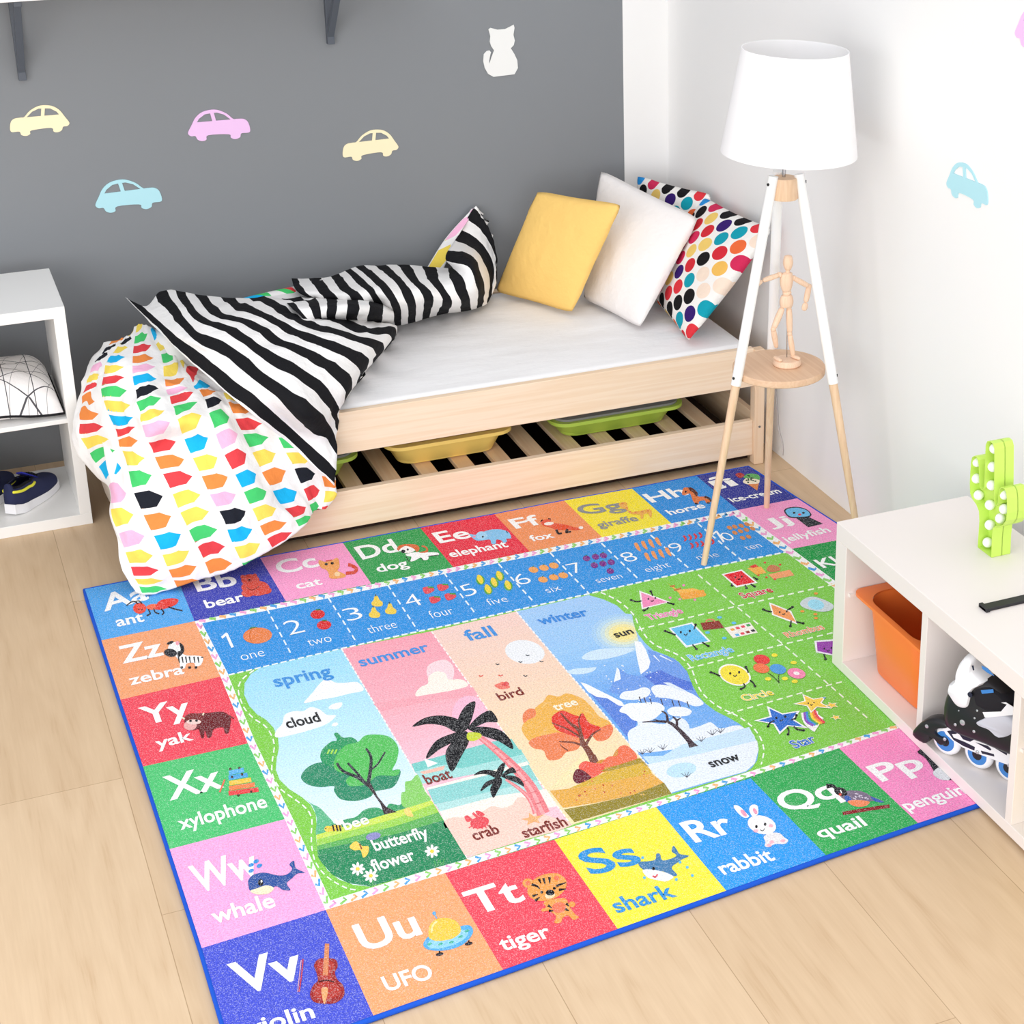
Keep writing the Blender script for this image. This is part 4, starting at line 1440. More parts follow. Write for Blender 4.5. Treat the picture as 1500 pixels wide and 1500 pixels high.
P.F('#f4ead2', [(822, 140), (850, 118), (910, 120), (915, 150), (870, 155), (840, 155)], 4)
P.F('#5fae5e', [(825, 118), (845, 98), (880, 95), (915, 105), (918, 130), (890, 125), (850, 122)], 4)
for i in range(12):
    random.seed(i+3)
    P.E('#2a4a2e', 835+random.random()*75, 102+random.random()*45, 6, 4)
P.F('#b0302a', [(778, 100), (805, 90), (830, 102), (822, 115), (800, 120)], 3)
P.T('Jj', 985, 405, 1110, 378, 72)
P.T('jellyfish', 1075, 492, 1332, 430, 50)
P.F('#1d2228', [(1060, 310), (1085, 292), (1140, 288), (1190, 302), (1218, 330), (1200, 348), (1130, 352), (1085, 345)], 4)
P.F('#6cc0ee', [(1068, 312), (1090, 297), (1140, 293), (1188, 306), (1210, 330), (1195, 342), (1130, 346), (1090, 340)], 4)
P.G('#23262e', [(1130, 352), (1200, 345), (1285, 385), (1200, 405)])
for x, y in ((1118, 322), (1172, 322)):
    P.E(K_, x, y, 8, 6)
P.E('#e0405a', 1150, 332, 10, 6)
P.T('Kk', 1290, 640, 1440, 606, 78)

ext = EXT
base = [onz(a, b, 0) for a, b in ext]
base = [Vector((p.x, p.y, 0)) for p in [onz(a, b, RZ) for a, b in ext]]
rug = thing('alphabet_rug', 'colourful alphabet, number and season rug with blue bound edge on the floor', 'rug', RUGC)
n = len(base)
vs = [(p.x, p.y, .0015) for p in base]+[(p.x, p.y, RZ-.0004) for p in base]
fs = [tuple(range(n))]+[tuple(range(2*n-1, n-1, -1))]+[(i, (i+1) % n, n+(i+1) % n, n+i) for i in range(n)]
cols = [hx('#5a86c8')]*len(fs)
off = len(vs)
me = bpy.data.meshes.new('pile')
me.from_pydata(vs+P.v, [], fs+[[off+i for i in f] for f in P.f])
cols += P.c
at_ = me.attributes.new('print', 'FLOAT_COLOR', 'CORNER')
buf = []
for pl, c in zip(me.polygons, cols):
    buf += [*c, 1.0]*pl.loop_total
at_.data.foreach_set('color', buf)
k = NT('rug_print')
a = k.n('ShaderNodeAttribute', attribute_name='print')
co = k.obj()
n1 = k.noise(co, 230, 2, .75)
n2 = k.noise(co, 420, 1, .5)
g = k.math('MULTIPLY_ADD', n1, 1.1, .42)
base_c = k.n('ShaderNodeVectorMath', operation='SCALE')
k.put(base_c.inputs[0], a.outputs['Color'])
k.put(base_c.inputs['Scale'], g)
spk = k.ramp(n2, [(.54, (0, 0, 0)), (.68, (1, 1, 1))])
k.col(k.mix(k.math('MULTIPLY', spk, .30), base_c.outputs[0], (.92, .93, .96)))
k.b.inputs['Roughness'].default_value = .95
k.b.inputs['Specular IOR Level'].default_value = .08
k.bump(n1, .25, .002)
link('pile', me, k.m, rug)
# bound edge: a rounded roll all round
q = [p for p in base]
ring = []
for i in range(n):
    a_, b_ = q[i], q[(i+1) % n]
    m_ = max(2, int((b_-a_).length/.05))
    ring += [a_.lerp(b_, j/m_) for j in range(m_)]
cen = sum(ring, Vector())/len(ring)
m = len(ring)
vs, fs = [], []
for i, p in enumerate(ring):
    d = (ring[(i+1) % m]-ring[i-1]).normalized()
    o = Vector((d.y, -d.x, 0))
    if o.dot(p-cen) < 0:
        o = -o
    for s_ in range(8):
        an = 2*math.pi*s_/8
        vs.append(p+o*(.002+.0058*math.cos(an))+Vector((0, 0, .0072+.0068*math.sin(an))))
for i in range(m):
    for s_ in range(8):
        fs.append((i*8+s_, ((i+1) % m)*8+s_, ((i+1) % m)*8+(s_+1) % 8, i*8+(s_+1) % 8))
obj('binding', MB().add(vs, fs), mat('blue_binding', '#1f56c8', .8, .15, var=.12, scale=300), rug, smooth=True)['label'] = 'bright blue bound edge'
# ------------------------------------------------------------------ cloth helpers
Z1 = (0, 350, .34667)
Z2 = (170, 370, .20667)
Z7 = (440, 290, .21333)


def at3(fr, p):
    """picture spot + a height above the floor (<1) or a distance into the room (>1)"""
    x, y = fr[0]+p[0]*fr[2], fr[1]+p[1]*fr[2]
    return onz(x, y, p[2]) if p[2] < 1 else ony(x, y, p[2])


def cr(p0, p1, p2, p3, t):
    return .5*((2*p1)+(p2-p0)*t+(2*p0-5*p1+4*p2-p3)*t*t+(3*p1-p0-3*p2+p3)*t**3)


def resample(pts, n):
    """n+1 even samples along a smooth line through pts (any vector size)"""
    pts = [np.array(p, float) for p in pts]
    m = len(pts)
    fine = []
    for i in range(m-1):
        for j in range(16):
            fine.append(cr(pts[max(0, i-1)], pts[i], pts[i+1], pts[min(m-1, i+2)], j/16))
    fine.append(pts[-1])
    d = [0]
    for a, b in zip(fine, fine[1:]):
        d.append(d[-1]+np.linalg.norm(b[:3]-a[:3]))
    out = []
    for k_ in range(n+1):
        t = d[-1]*k_/n
        i = min(len(fine)-2, max(0, int(np.searchsorted(d, t))-1))
        f = (t-d[i])/max(1e-9, d[i+1]-d[i])
        out.append(fine[i]+(fine[i+1]-fine[i])*f)
    return out


def sheet(lines, n_along, n_across):
    """lines: list of point lists (x,y,z,u,v), resampled along, then smoothed across"""
    R_ = [resample(l, n_along) for l in lines]
    rows = []
    for j in range(n_along+1):
        col = [r[j] for r in R_]
        row = []
        m = len(col)
        for i in range(m-1):
            for q in range(n_across):
                row.append(cr(col[max(0, i-1)], col[i], col[i+1], col[min(m-1, i+2)], q/n_across))
        row.append(col[-1])
        rows.append(row)
    return np.array(rows)            # [along, across, 5]


def wrinkle(G, amp, seed, sx, sy, toward=None):
    """gentle creases pushed along the surface normal"""
    A, B = G.shape[:2]
    pos = G[:, :, :3]
    du = np.gradient(pos, axis=1)
    dv = np.gradient(pos, axis=0)
    nn = np.cross(du, dv)
    nn /= np.maximum(1e-9, np.linalg.norm(nn, axis=2, keepdims=True))
    view = np.array(CAMPOS)-pos
    sgn = np.sign((nn*view).sum(2, keepdims=True))
    nn = nn*np.where(sgn == 0, 1, sgn)
    for j in range(A):
        for i in range(B):
            u, v = G[j, i, 3], G[j, i, 4]
            a = noise.noise(Vector((u*sx+seed, v*sy, seed)))
            b = noise.noise(Vector((u*sx*2.7+seed, v*sy*2.3, seed+5)))
            G[j, i, :3] += nn[j, i]*amp*(a+.45*(1-2*abs(b)))
    return G


def cloth(name, G, m, parent, colours=None, skirt=None):
    A, B = G.shape[:2]
    vs = [tuple(G[j, i, :3]) for j in range(A) for i in range(B)]
    uv = [(G[j, i, 3], G[j, i, 4]) for j in range(A) for i in range(B)]
    fs = [(j*B+i, j*B+i+1, (j+1)*B+i+1, (j+1)*B+i) for j in range(A-1) for i in range(B-1)]
    # turn the border under, so that the cloth has body
    per = [(0, i) for i in range(B)]+[(j, B-1) for j in range(1, A)]+[(A-1, i) for i in range(B-2, -1, -1)]+[(j, 0) for j in range(A-2, 0, -1)]
    c = G[:, :, :3].mean(axis=(0, 1))
    if skirt:
        prev = [j*B+i for j, i in per]
        for step in (1, 2):
            nxt = []
            for (j, i) in per:
                p = G[j, i, :3]
                jj, ii = min(A-1, max(0, j+(1 if j == 0 else -1 if j == A-1 else 0)*2)), min(B-1, max(0, i+(1 if i == 0 else -1 if i == B-1 else 0)*2))
                inn = G[jj, ii, :3]-p
                L_ = np.linalg.norm(inn)
                inn = inn/L_ if L_ > 1e-6 else inn*0
                away = p-np.array(CAMPOS)
                away = away/np.linalg.norm(away)
                d = away*skirt*step*.5+inn*skirt*(.1 if step == 1 else .7)
                q = p+d
                q[2] = max(q[2], .004)
                q[1] = min(q[1], GY-.004)
                nxt.append(len(vs))
                vs.append(tuple(q))
                uv.append((G[j, i, 3], G[j, i, 4]))
            k_ = len(per)
            fs += [(prev[x], nxt[x], nxt[(x+1) % k_], prev[(x+1) % k_]) for x in range(k_)]
            prev = nxt
    me = bpy.data.meshes.new(name)
    me.from_pydata(vs, [], fs)
    ul = me.uv_layers.new(name='UVMap')
    flat = []
    fc = []
    for pl in me.polygons:
        us = [uv[v_] for v_ in pl.vertices]
        for a in us:
            flat += [a[0], a[1]]
        mu, mv = sum(a[0] for a in us)/len(us), sum(a[1] for a in us)/len(us)
        fc += [colours(mu, mv) if colours else (1, 1, 1, 1)]*pl.loop_total
    ul.data.foreach_set('uv', flat)
    at_ = me.attributes.new('print', 'FLOAT_COLOR', 'CORNER')
    at_.data.foreach_set('color', [x for c_ in fc for x in c_])
    return link(name, me, m, parent, smooth=True)


COT = '#f6f4f3'


def cotton(name):
    k = NT(name)
    k.b.inputs['Roughness'].default_value = .85
    k.b.inputs['Specular IOR Level'].default_value = .12
    co = k.obj()
    k.bump(k.math('ADD', k.noise(co, 30, 4, .6), k.math('MULTIPLY', k.noise(co, 900, 1), .05)), .5, .009)
    return k


# flags: pentagons printed once per cell
k = cotton('flag_print_cotton')
uvn = k.n('ShaderNodeTexCoord')
sp_ = k.n('ShaderNodeSeparateXYZ')
k.put(sp_.inputs[0], uvn.outputs['UV'])
fu = k.math('SUBTRACT', k.math('FRACT', k.math('ADD', sp_.outputs[0], 100.5)), .5)
fv = k.math('ADD', k.math('SUBTRACT', k.math('FRACT', k.math('ADD', sp_.outputs[1], 100.5)), .5), k.math('MULTIPLY', fu, .42))
lim_ = k.math('MULTIPLY', k.math('MINIMUM', k.math('DIVIDE', k.math('SUBTRACT', .39, fu), .27), 1.0), .365)
inside = k.math('MULTIPLY', k.math('LESS_THAN', k.math('ABSOLUTE', fv), lim_), k.math('GREATER_THAN', fu, -.35))
atn = k.n('ShaderNodeAttribute', attribute_name='print')
k.col(k.mix(inside, hx(COT), atn.outputs['Color']))
flag_m = k.m
# stripes
k = cotton('stripe_print_cotton')
uvn = k.n('ShaderNodeTexCoord')
sp_ = k.n('ShaderNodeSeparateXYZ')
k.put(sp_.inputs[0], uvn.outputs['UV'])
wob = k.math('MULTIPLY_ADD', k.noise(k.obj(), 6, 2), .26, -.13)
fv = k.math('ABSOLUTE', k.math('SUBTRACT', k.math('FRACT', k.math('ADD', k.math('ADD', sp_.outputs[1], wob), 100.5)), .5))
k.col(k.mix(k.math('LESS_THAN', fv, .26), hx(COT), hx('#1d1d20')))
stripe_m = k.m

FC = {'k': '#22252e', 'o': '#f2904a', 'y': '#fbdf62', 'r': '#e5484e', 'g': '#4ccf73', 'p': '#f7bbdb', 'c': '#1fb6ee'}
FL = {0: (-12, 'okkpyr-oryrcp'[:0]+'okkpyroorygcpypyryg'), 1: (-13, 'ykycyrgycroygkocyo'), 2: (-13, 'ygropckgyproryygro'), 3: (-12, 'cygyoprgycyopkcy'), 4: (-10, 'pyrcokgprcgyor'), 5: (-9, 'ygpyorgyocrg'), 6: (-5, 'rygykrg'), 7: (-4, 'gryoyr')}


def flagcol(u, v):
    c, r = int(math.floor(u+.5)), int(math.floor(v+.5))
    s0, st_ = FL.get(c, (0, ''))
    i = r-s0
    if 0 <= i < len(st_):
        return (*hx(FC[st_[i]]), 1)
    return (*hx(['#fbdf62', '#e5484e', '#f2904a', '#4ccf73', '#f7bbdb'][(c*7+r*3) % 5]), 1)


duvet = thing('duvet', 'rumpled striped duvet with coloured flag print spilling off the foot of the bed', 'duvet', (.75, 5.4, .02))

# ---- flag printed side, hanging over the foot end down to the rug
FCOL = {
    -.6: [(-12, 440, 440, .56), (-10, 385, 505, .53), (-8, 350, 590, .50), (-6, 333, 690, 5.64), (-4, 312, 790, 5.58), (-3, 297, 850, 5.56), (-2, 345, 940, 5.5), (-1, 405, 1010, 5.42), (0, 470, 1062, 5.3), (1, 470, 1160, 5.2), (2, 500, 1260, 5.14), (4, 515, 1390, 5.1), (6.6, 575, 1492, 5.08)],
    0: [(-12, 510, 425, .59), (-10, 440, 500, .57), (-8, 400, 585, .54), (-6, 385, 665, .49), (-5, 380, 745, 5.5), (-3, 412, 850, 5.42), (-1, 467, 955, 5.32), (0, 497, 1080, 5.2), (1, 517, 1170, 5.14), (2, 562, 1260, 5.10), (4, 612, 1405, 5.08), (6.6, 650, 1500, 5.07)],
    1: [(-13, 560, 390, .60), (-10, 490, 515, .6), (-8, 480, 598, .57), (-7, 484, 645, .55), (-5, 520, 770, .49), (-3, 545, 855, 5.26), (-1, 585, 1010, 5.17), (0, 632, 1100, 5.12), (1, 670, 1190, 5.1), (2, 715, 1270, 5.08), (3, 747, 1345, 5.07), (4.9, 800, 1452, 5.06)],
    2: [(-13, 590, 360, .60), (-12, 595, 420, .605), (-10, 602, 512, .60), (-8, 612, 597, .585), (-6, 628, 692, .56), (-4, 665, 795, .51), (-3, 690, 870, 5.2), (-1, 758, 1010, 5.12), (0, 792, 1090, 5.1), (1, 825, 1160, 5.08), (2, 857, 1235, 5.07), (3, 895, 1305, 5.06), (4.6, 940, 1418, 5.05)],
    3: [(-12, 650, 390, .57), (-10, 715, 500, .575), (-8, 740, 605, .565), (-7, 755, 632, .555), (-5, 782, 712, .53), (-4, 802, 770, .51), (-3, 835, 862, 5.18), (-1, 912, 1025, 5.1), (0, 947, 1095, 5.08), (1, 993, 1167, 5.07), (2, 1015, 1245, 5.06), (3.65, 1070, 1350, 5.05)],
    4: [(-10, 740, 450, .55), (-8, 805, 560, .545), (-7, 855, 625, .53), (-6, 872, 652, .525), (-5, 905, 692, .51), (-4, 927, 760, 5.2), (-3, 960, 837, 5.17), (-1, 1040, 1012, 5.12), (0, 1077, 1080, 5.1), (1, 1112, 1150, 5.09), (2, 1150, 1215, 5.08), (3.5, 1195, 1285, 5.07)],
    5: [(-9, 850, 500, .53), (-8, 920, 588, .52), (-7, 970, 640, .51), (-5, 1012, 715, 5.24), (-4, 1047, 785, 5.22), (-3, 1077, 845, 5.2), (-2, 1117, 920, 5.18), (-1, 1162, 1000, 5.16), (0, 1210, 1085, 5.15), (1, 1262, 1150, 5.14), (2.4, 1290, 1200, 5.13)],
    6: [(-6, 1040, 660, .47), (-5, 1125, 740, 5.24), (-4, 1215, 818, 5.23), (-3, 1235, 862, 5.22), (-2, 1262, 925, 5.21), (-1, 1292, 990, 5.2), (0, 1322, 1070, 5.19), (1.2, 1335, 1148, 5.18)],
    7.2: [(-5, 1220, 790, 5.25), (-4, 1320, 900, 5.24), (-2, 1405, 985, 5.22), (-1, 1418, 1040, 5.21), (0, 1412, 1090, 5.2), (.8, 1375, 1140, 5.19)],
}
lines = []
for c, l in FCOL.items():
    pts = []
    for (v, x, y, d) in l:
        p = at3(Z1, (x, y, d))
        pts.append((p.x, p.y, max(p.z, .018), c, v))
    lines.append(pts)
G = sheet(lines, 210, 11)
G[:, :, 2] = np.maximum(G[:, :, 2], .016)
G = wrinkle(G, .015, 2.0, .9, .28)
G[:, :, 2] = np.maximum(G[:, :, 2], .016)
cloth('flag_print_side', G, flag_m, duvet, flagcol, skirt=.07)['label'] = 'white side printed with coloured flags'

# ---- striped side: the fold lying diagonally over the foot of the bed
Q = (0, 0, 1)
S1 = [
    (-.36, [(186, 438, .60), (226, 478, .605), (288, 537, .59), (357, 596, .54), (418, 647, 5.19), (470, 692, 5.15), (490, 712, 5.14)]),
    (.4, [(213, 449, .615), (257, 487, .635), (318, 530, .625), (380, 580, .575), (433, 624, 5.20), (475, 662, 5.16), (493, 684, 5.15)]),
    (1, [(236, 427, .63), (285, 490, .655), (345, 522, .64), (397, 564, .60), (445, 602, .54), (480, 632, 5.18), (494, 654, 5.17)]),
    (2, [(263, 429, .63), (292, 467, .67), (340, 486, .675), (387, 519, .64), (440, 555, .59), (486, 592, .50), (497, 625, 5.215)]),
    (3, [(292, 436, .62), (323, 465, .67), (366, 472, .68), (418, 502, .65), (464, 530, .60), (506, 562, .535), (504, 596, .445)]),
    (4, [(333, 439, .61), (360, 457, .66), (393, 466, .67), (437, 490, .645), (490, 512, .61), (531, 532, .545), (522, 562, .445)]),
    (5, [(377, 438, .60), (400, 449, .64), (430, 463, .655), (470, 484, .63), (517, 497, .605), (555, 508, .545), (544, 530, .445)]),
    (6, [(420, 434, .59), (440, 446, .62), (470, 460, .625), (500, 473, .60), (535, 482, .59), (573, 484, .54), (563, 506, .445)]),
    (6.6, [(440, 432, .58), (458, 440, .60), (484, 452, .605), (510, 463, .59), (545, 470, .57), (580, 476, .52), (575, 490, .445)]),
]
lines = []
for v, l in S1:
    lines.append([(*at3(Q, p), i, v) for i, p in enumerate(l)])
G = sheet(lines, 70, 9)
G = wrinkle(G, .016, 7.0, .6, .5)
cloth('striped_side', G, stripe_m, duvet, None, skirt=.13)['label'] = 'black and white striped side, diagonal fold'

# ---- striped roll along the wall, ending in the raised corner
S2 = [
    (-1, [(-60, 560, .58), (-30, 640, .63), (60, 690, .60), (120, 780, .5)]),
    (0, [(100, 555, .59), (150, 620, .635), (220, 690, .62), (260, 790, .5)]),
    (1, [(240, 535, .60), (300, 610, .64), (400, 690, .63), (450, 850, .48)]),
    (2, [(330, 500, .60), (430, 590, .645), (520, 680, .63), (590, 870, .47)]),
    (3, [(400, 470, .605), (520, 570, .65), (640, 710, .63), (670, 878, .455)]),
    (4, [(550, 468, .605), (660, 560, .65), (755, 710, .62), (770, 860, .455)]),
    (5, [(710, 463, .605), (790, 580, .645), (880, 690, .61), (862, 825, .455)]),
    (6, [(880, 468, .60), (930, 590, .63), (1010, 705, .58), (960, 795, .455)]),
    (7, [(1040, 478, .61), (1090, 590, .63), (1130, 690, .57), (1140, 770, .455)]),
    (8, [(1000, 400, .68), (1170, 440, .68), (1240, 600, .60), (1225, 748, .455)]),
    (9, [(1085, 255, 6.17), (1235, 360, 6.12), (1318, 530, 6.07), (1290, 700, .46)]),
    (10, [(1165, 108, 6.19), (1240, 175, 6.16), (1330, 330, 6.12), (1352, 520, 6.09)]),
    (10.4, [(1203, 55, 6.20), (1235, 110, 6.19), (1270, 200, 6.17), (1300, 275, 6.15)]),
]
lines = []
for v, l in S2:
    pts = []
    for i, p in enumerate(l):
        q = at3(Z7, p)
        pts.append((q.x, min(q.y, 6.2), q.z, i*1.2, v))
    lines.append(pts)
G = sheet(lines, 36, 7)
G = wrinkle(G, .008, 13.0, .8, .4)
G[:, :, 1] = np.minimum(G[:, :, 1], 6.215)
cloth('striped_side', G, stripe_m, duvet, None, skirt=.06)['label'] = 'black and white striped side, roll along the wall'

# ---- the smaller fold between the two
S3 = [
    (0, [(-120, 700, .60), (-60, 760, .66), (20, 830, .64), (60, 930, .56)]),
    (1, [(60, 688, .60), (100, 740, .665), (120, 810, .64), (150, 890, .56)]),
    (2, [(220, 684, .60), (215, 740, .665), (205, 810, .63), (240, 890, .55)]),
    (3, [(365, 686, .60), (366, 745, .66), (355, 810, .62), (370, 885, .53)]),
    (4, [(515, 702, .585), (520, 760, .63), (505, 820, .59), (490, 885, .50)]),
    (4.6, [(610, 735, .56), (640, 790, .58), (640, 840, .53), (600, 888, .47)]),
]
lines = []
for v, l in S3:
    lines.append([(*at3(Z7, p), i, v) for i, p in enumerate(l)])
G = sheet(lines, 24, 7)
G = wrinkle(G, .006, 21.0, .8, .5)
cloth('striped_side', G, stripe_m, duvet, None, skirt=.06)['label'] = 'black and white striped side, small middle fold'

# ---- printed side showing along the top and behind the raised corner
S4 = [(c, [(*at3(Q, a), c, -.5), (*at3(Q, b), c, .0), (*at3(Q, d), c, .6)]) for c, a, b, d in (
    (-.6, (326, 444, .575), (345, 441, .60), (372, 446, .58)), (0, (358, 436, .58), (380, 432, .605), (405, 440, .59)),
    (1, (404, 425, .585), (420, 423, .61), (440, 432, .595)), (2, (436, 418, .585), (448, 417, .61), (465, 427, .595)), (2.6, (470, 408, .59), (485, 408, .61), (500, 420, .60)))]
G = sheet([l for c, l in S4], 10, 6)
cloth('flag_print_side', G, flag_m, duvet, lambda u, v: (*hx(FC['cgro'[max(0, min(3, int(u+1.0)))]]), 1), skirt=.04)
S5 = [(0, [(623, 396, 6.17), (652, 350, 6.185), (686, 312, 6.2), (697, 302, 6.21)]), (.9, [(648, 398, 6.13), (668, 352, 6.16), (690, 316, 6.19), (699, 305, 6.205)])]
G = sheet([[(*at3(Q, p), .05+c*.8-.45, 2.35-i*.9) for i, p in enumerate(l)] for c, l in S5], 16, 5)
cloth('flag_print_side', G, flag_m, duvet, lambda u, v: (*hx(FC['y' if v > 1.5 else 'p']), 1), skirt=.02)

# ---- the filling under the folds
mb = MB()
core = [(.46, 5.56, .30, .16), (.62, 5.62, .46, .14), (.75, 5.75, .50, .12), (.95, 5.85, .53, .10), (1.2, 5.92, .53, .09), (1.5, 5.98, .53, .08), (1.75, 6.04, .52, .07)]
nn_ = 18
vs, fs = [], []
for x, y, z, r in core:
    vs += [(x, min(GY-.01, y+1.9*r*math.cos(2*math.pi*i/nn_)), max(.436 if x > .6 else .05, z+.8*r*math.sin(2*math.pi*i/nn_))) for i in range(nn_)]
for j in range(len(core)-1):
    fs += [(j*nn_+i, j*nn_+(i+1) % nn_, (j+1)*nn_+(i+1) % nn_, (j+1)*nn_+i) for i in range(nn_)]
fs += [tuple(range(nn_)), tuple((len(core)-1)*nn_+i for i in range(nn_))]
obj('filling', mb.add(vs, fs), mat('cotton_white', COT, .85, .1), duvet, smooth=True)

# ------------------------------------------------------------------ pillows


def pillow(name, label, corners, thick, m, puff=.55, bend=0.0, group=None, n=26, seed=0, nu=1.0, nv=1.0, pinch=.05):
    """corners TL, TR, BR, BL (world): front and back skins bulging off a quadrilateral with pinched corners"""
    TL, TR, BR, BL = [np.array(c, float) for c in corners]
    nrm = np.cross(TR-TL, BL-TL)
    nrm /= np.linalg.norm(nrm)
    if nrm @ (np.array(CAMPOS)-TL) < 0:
        nrm = -nrm
    vs, uv, fs = [], [], []

    def skin(sgn):
        idx = []
        for j in range(n+1):
            for i in range(n+1):
                u, v = i/n, j/n
                a, b = 2*u-1, 2*v-1
                # sides curve in between the corners
                rnd = 1-.045*(a*b)**6
                uu = .5+.5*a*(1-pinch*(1-b*b))*rnd
                vv = .5+.5*b*(1-pinch*(1-a*a))*rnd
                p = (TL*(1-uu)+TR*uu)*(1-vv)+(BL*(1-uu)+BR*uu)*vv
                h = ((1-a*a)*(1-b*b))**puff
                wv = 1+.10*noise.noise(Vector((u*3+seed, v*3, sgn)))+.05*noise.noise(Vector((u*9+seed, v*7, sgn)))
                edge = .004*(noise.noise(Vector((u*8+seed, v*8, 4)))) if h < .02 else 0
                p = p+nrm*(sgn*thick*.5*h*wv+edge)
                vs.append(tuple(p))
                uv.append((u*nu, v*nv))
                idx.append(len(vs)-1)
        for j in range(n):
            for i in range(n):
                q = (idx[j*(n+1)+i], idx[j*(n+1)+i+1], idx[(j+1)*(n+1)+i+1], idx[(j+1)*(n+1)+i])
                fs.append(q if sgn > 0 else q[::-1])
        return idx
    A, B = skin(1), skin(-1)
    me = bpy.data.meshes.new(name)
    me.from_pydata(vs, [], fs)
    ul = me.uv_layers.new(name='UVMap')
    ul.data.foreach_set('uv', [x for pl in me.polygons for v_ in pl.vertices for x in uv[v_]])
    import bmesh
    b = bmesh.new()
    b.from_mesh(me)
    bmesh.ops.remove_doubles(b, verts=b.verts, dist=1e-5)
    bmesh.ops.recalc_face_normals(b, faces=b.faces)
    b.to_mesh(me)
    b.free()
    zmin = min(v_.co.z for v_ in me.vertices)
    o = link(name, me, m, None, base=((TL+TR+BL+BR)/4*np.array([1, 1, 0])+np.array([0, 0, zmin])), smooth=True)
    return tag(o, label, 'pillow', group)


def plain_cotton(name, h):
    k = cotton(name)
    k.col(k.mix(k.noise(k.obj(), 6, 3), hx(h), tuple(min(1, c*1.05) for c in hx(h))))
    return k.m


MZ = .445
yel_c = plain_cotton('yellow_cotton', '#fbcf7a')
wht_c = plain_cotton('white_cotton', '#f5f0ee')
k = cotton('dot_print_cotton')
uvn = k.n('ShaderNodeTexCoord')
mp = k.n('ShaderNodeMapping')
k.put(mp.inputs[0], uvn.outputs['UV'])
mp.inputs['Rotation'].default_value = (0, 0, math.radians(45))
mp.inputs['Location'].default_value = (20.3, 20.1, 0)
sp_ = k.n('ShaderNodeSeparateXYZ')
k.put(sp_.inputs[0], mp.outputs[0])
cu, cv_ = (k.math('FLOOR', sp_.outputs[i]) for i in (0, 1))
du_, dv_ = (k.math('SUBTRACT', k.math('FRACT', sp_.outputs[i]), .5) for i in (0, 1))
rr = k.math('SQRT', k.math('ADD', k.math('MULTIPLY', du_, du_), k.math('MULTIPLY', dv_, dv_)))
cmb = k.n('ShaderNodeCombineXYZ')
k.put(cmb.inputs[0], k.math('ADD', cu, .5))
k.put(cmb.inputs[1], k.math('ADD', cv_, .5))
wn = k.n('ShaderNodeTexWhiteNoise', noise_dimensions='2D')
k.put(wn.inputs['Vector'], cmb.outputs[0])
dc = ['#1a191c', '#e23a44', '#2a96e4', '#f6c060', '#d6305c', '#17a0b4', '#3a2070', '#f2703e', '#f4cf72', '#1a191c', '#f9e2cf', '#d8303c']
cr_ = k.ramp(wn.outputs['Value'], [(i/len(dc), hx(c)) for i, c in enumerate(dc)], 'CONSTANT')
k.col(k.mix(k.math('LESS_THAN', rr, .44), hx('#f8f4f0'), cr_))
dot_m = k.m

gp = 'pillows propped at the head of the bed'
# two dotted pillows against the white wall, then the white one, then the yellow one in front
pillow('pillow', 'dotted pillow wedged in the wall corner, mostly behind the white pillow', [ony(932, 255, 6.17), onx(1044, 283, 2.655), (2.60, 5.70, MZ), (2.50, 6.12, MZ)], .11, dot_m, nu=7.0, nv=7.0, seed=4, group=gp)
pillow('pillow', 'dotted pillow nearest the lamp, leaning in front of the white wall', [onx(1030, 286, 2.64), onx(1136, 335, 2.64), onz(1008, 503, MZ), onz(950, 432, MZ)], .12, dot_m, nu=7.0, nv=7.0, seed=9, group=gp)
pillow('pillow', 'plain white pillow between the yellow and the dotted pillows', [ony(878, 246, 6.12), ony(1027, 319, 5.62), onz(938, 482, MZ), onz(853, 438, MZ)], .13, wht_c, seed=2, group=gp, pinch=.03)
pillow('pillow', 'plain yellow pillow in front of the white pillow', [ony(786, 278, 6.02), ony(913, 298, 5.66), onz(839, 460, MZ), onz(724, 428, MZ)], .11, yel_c, seed=6, group=gp, pinch=.03)
# ------------------------------------------------------------------ tripod lamp with a round table
LX, LY = 2.384, 4.627
lampwood = wood('beech', '#efd0b0', '#dcb38e', 'z', fine=90)
beech_top = wood('beech_top', '#e6c4a5', '#d4aa88', 'y', fine=70)
gloss_w = mat('white_leg_paint', '#f8f8f8', .3, .5, var=.005)
lamp = thing('tripod_floor_lamp', 'white tripod floor lamp with round wooden shelf, standing beside the bed', 'lamp', (LX, LY, RZ))
feet = [onz(1031, 827, RZ), onz(1123, 743, RZ), Vector((2.552, 4.395, .0015))]
hub_top, hub_bot = 1.203, 1.140
q_hub = onx(1146, 262, 0) if False else None
heads = [at3((0, 0, 1), (1129, 266, LY-.03)), None, at3((0, 0, 1), (1167, 262, LY-.03))]
hz = 1.212
ax = Vector((at3((0, 0, 1), (1148, 262, LY)).x, LY, 0))
heads[0] = Vector((ax.x-.040, LY-.012, hz))
heads[2] = Vector((ax.x+.040, LY-.020, hz))
heads[1] = Vector((ax.x+.002, LY+.040, hz))
TABZ = .615
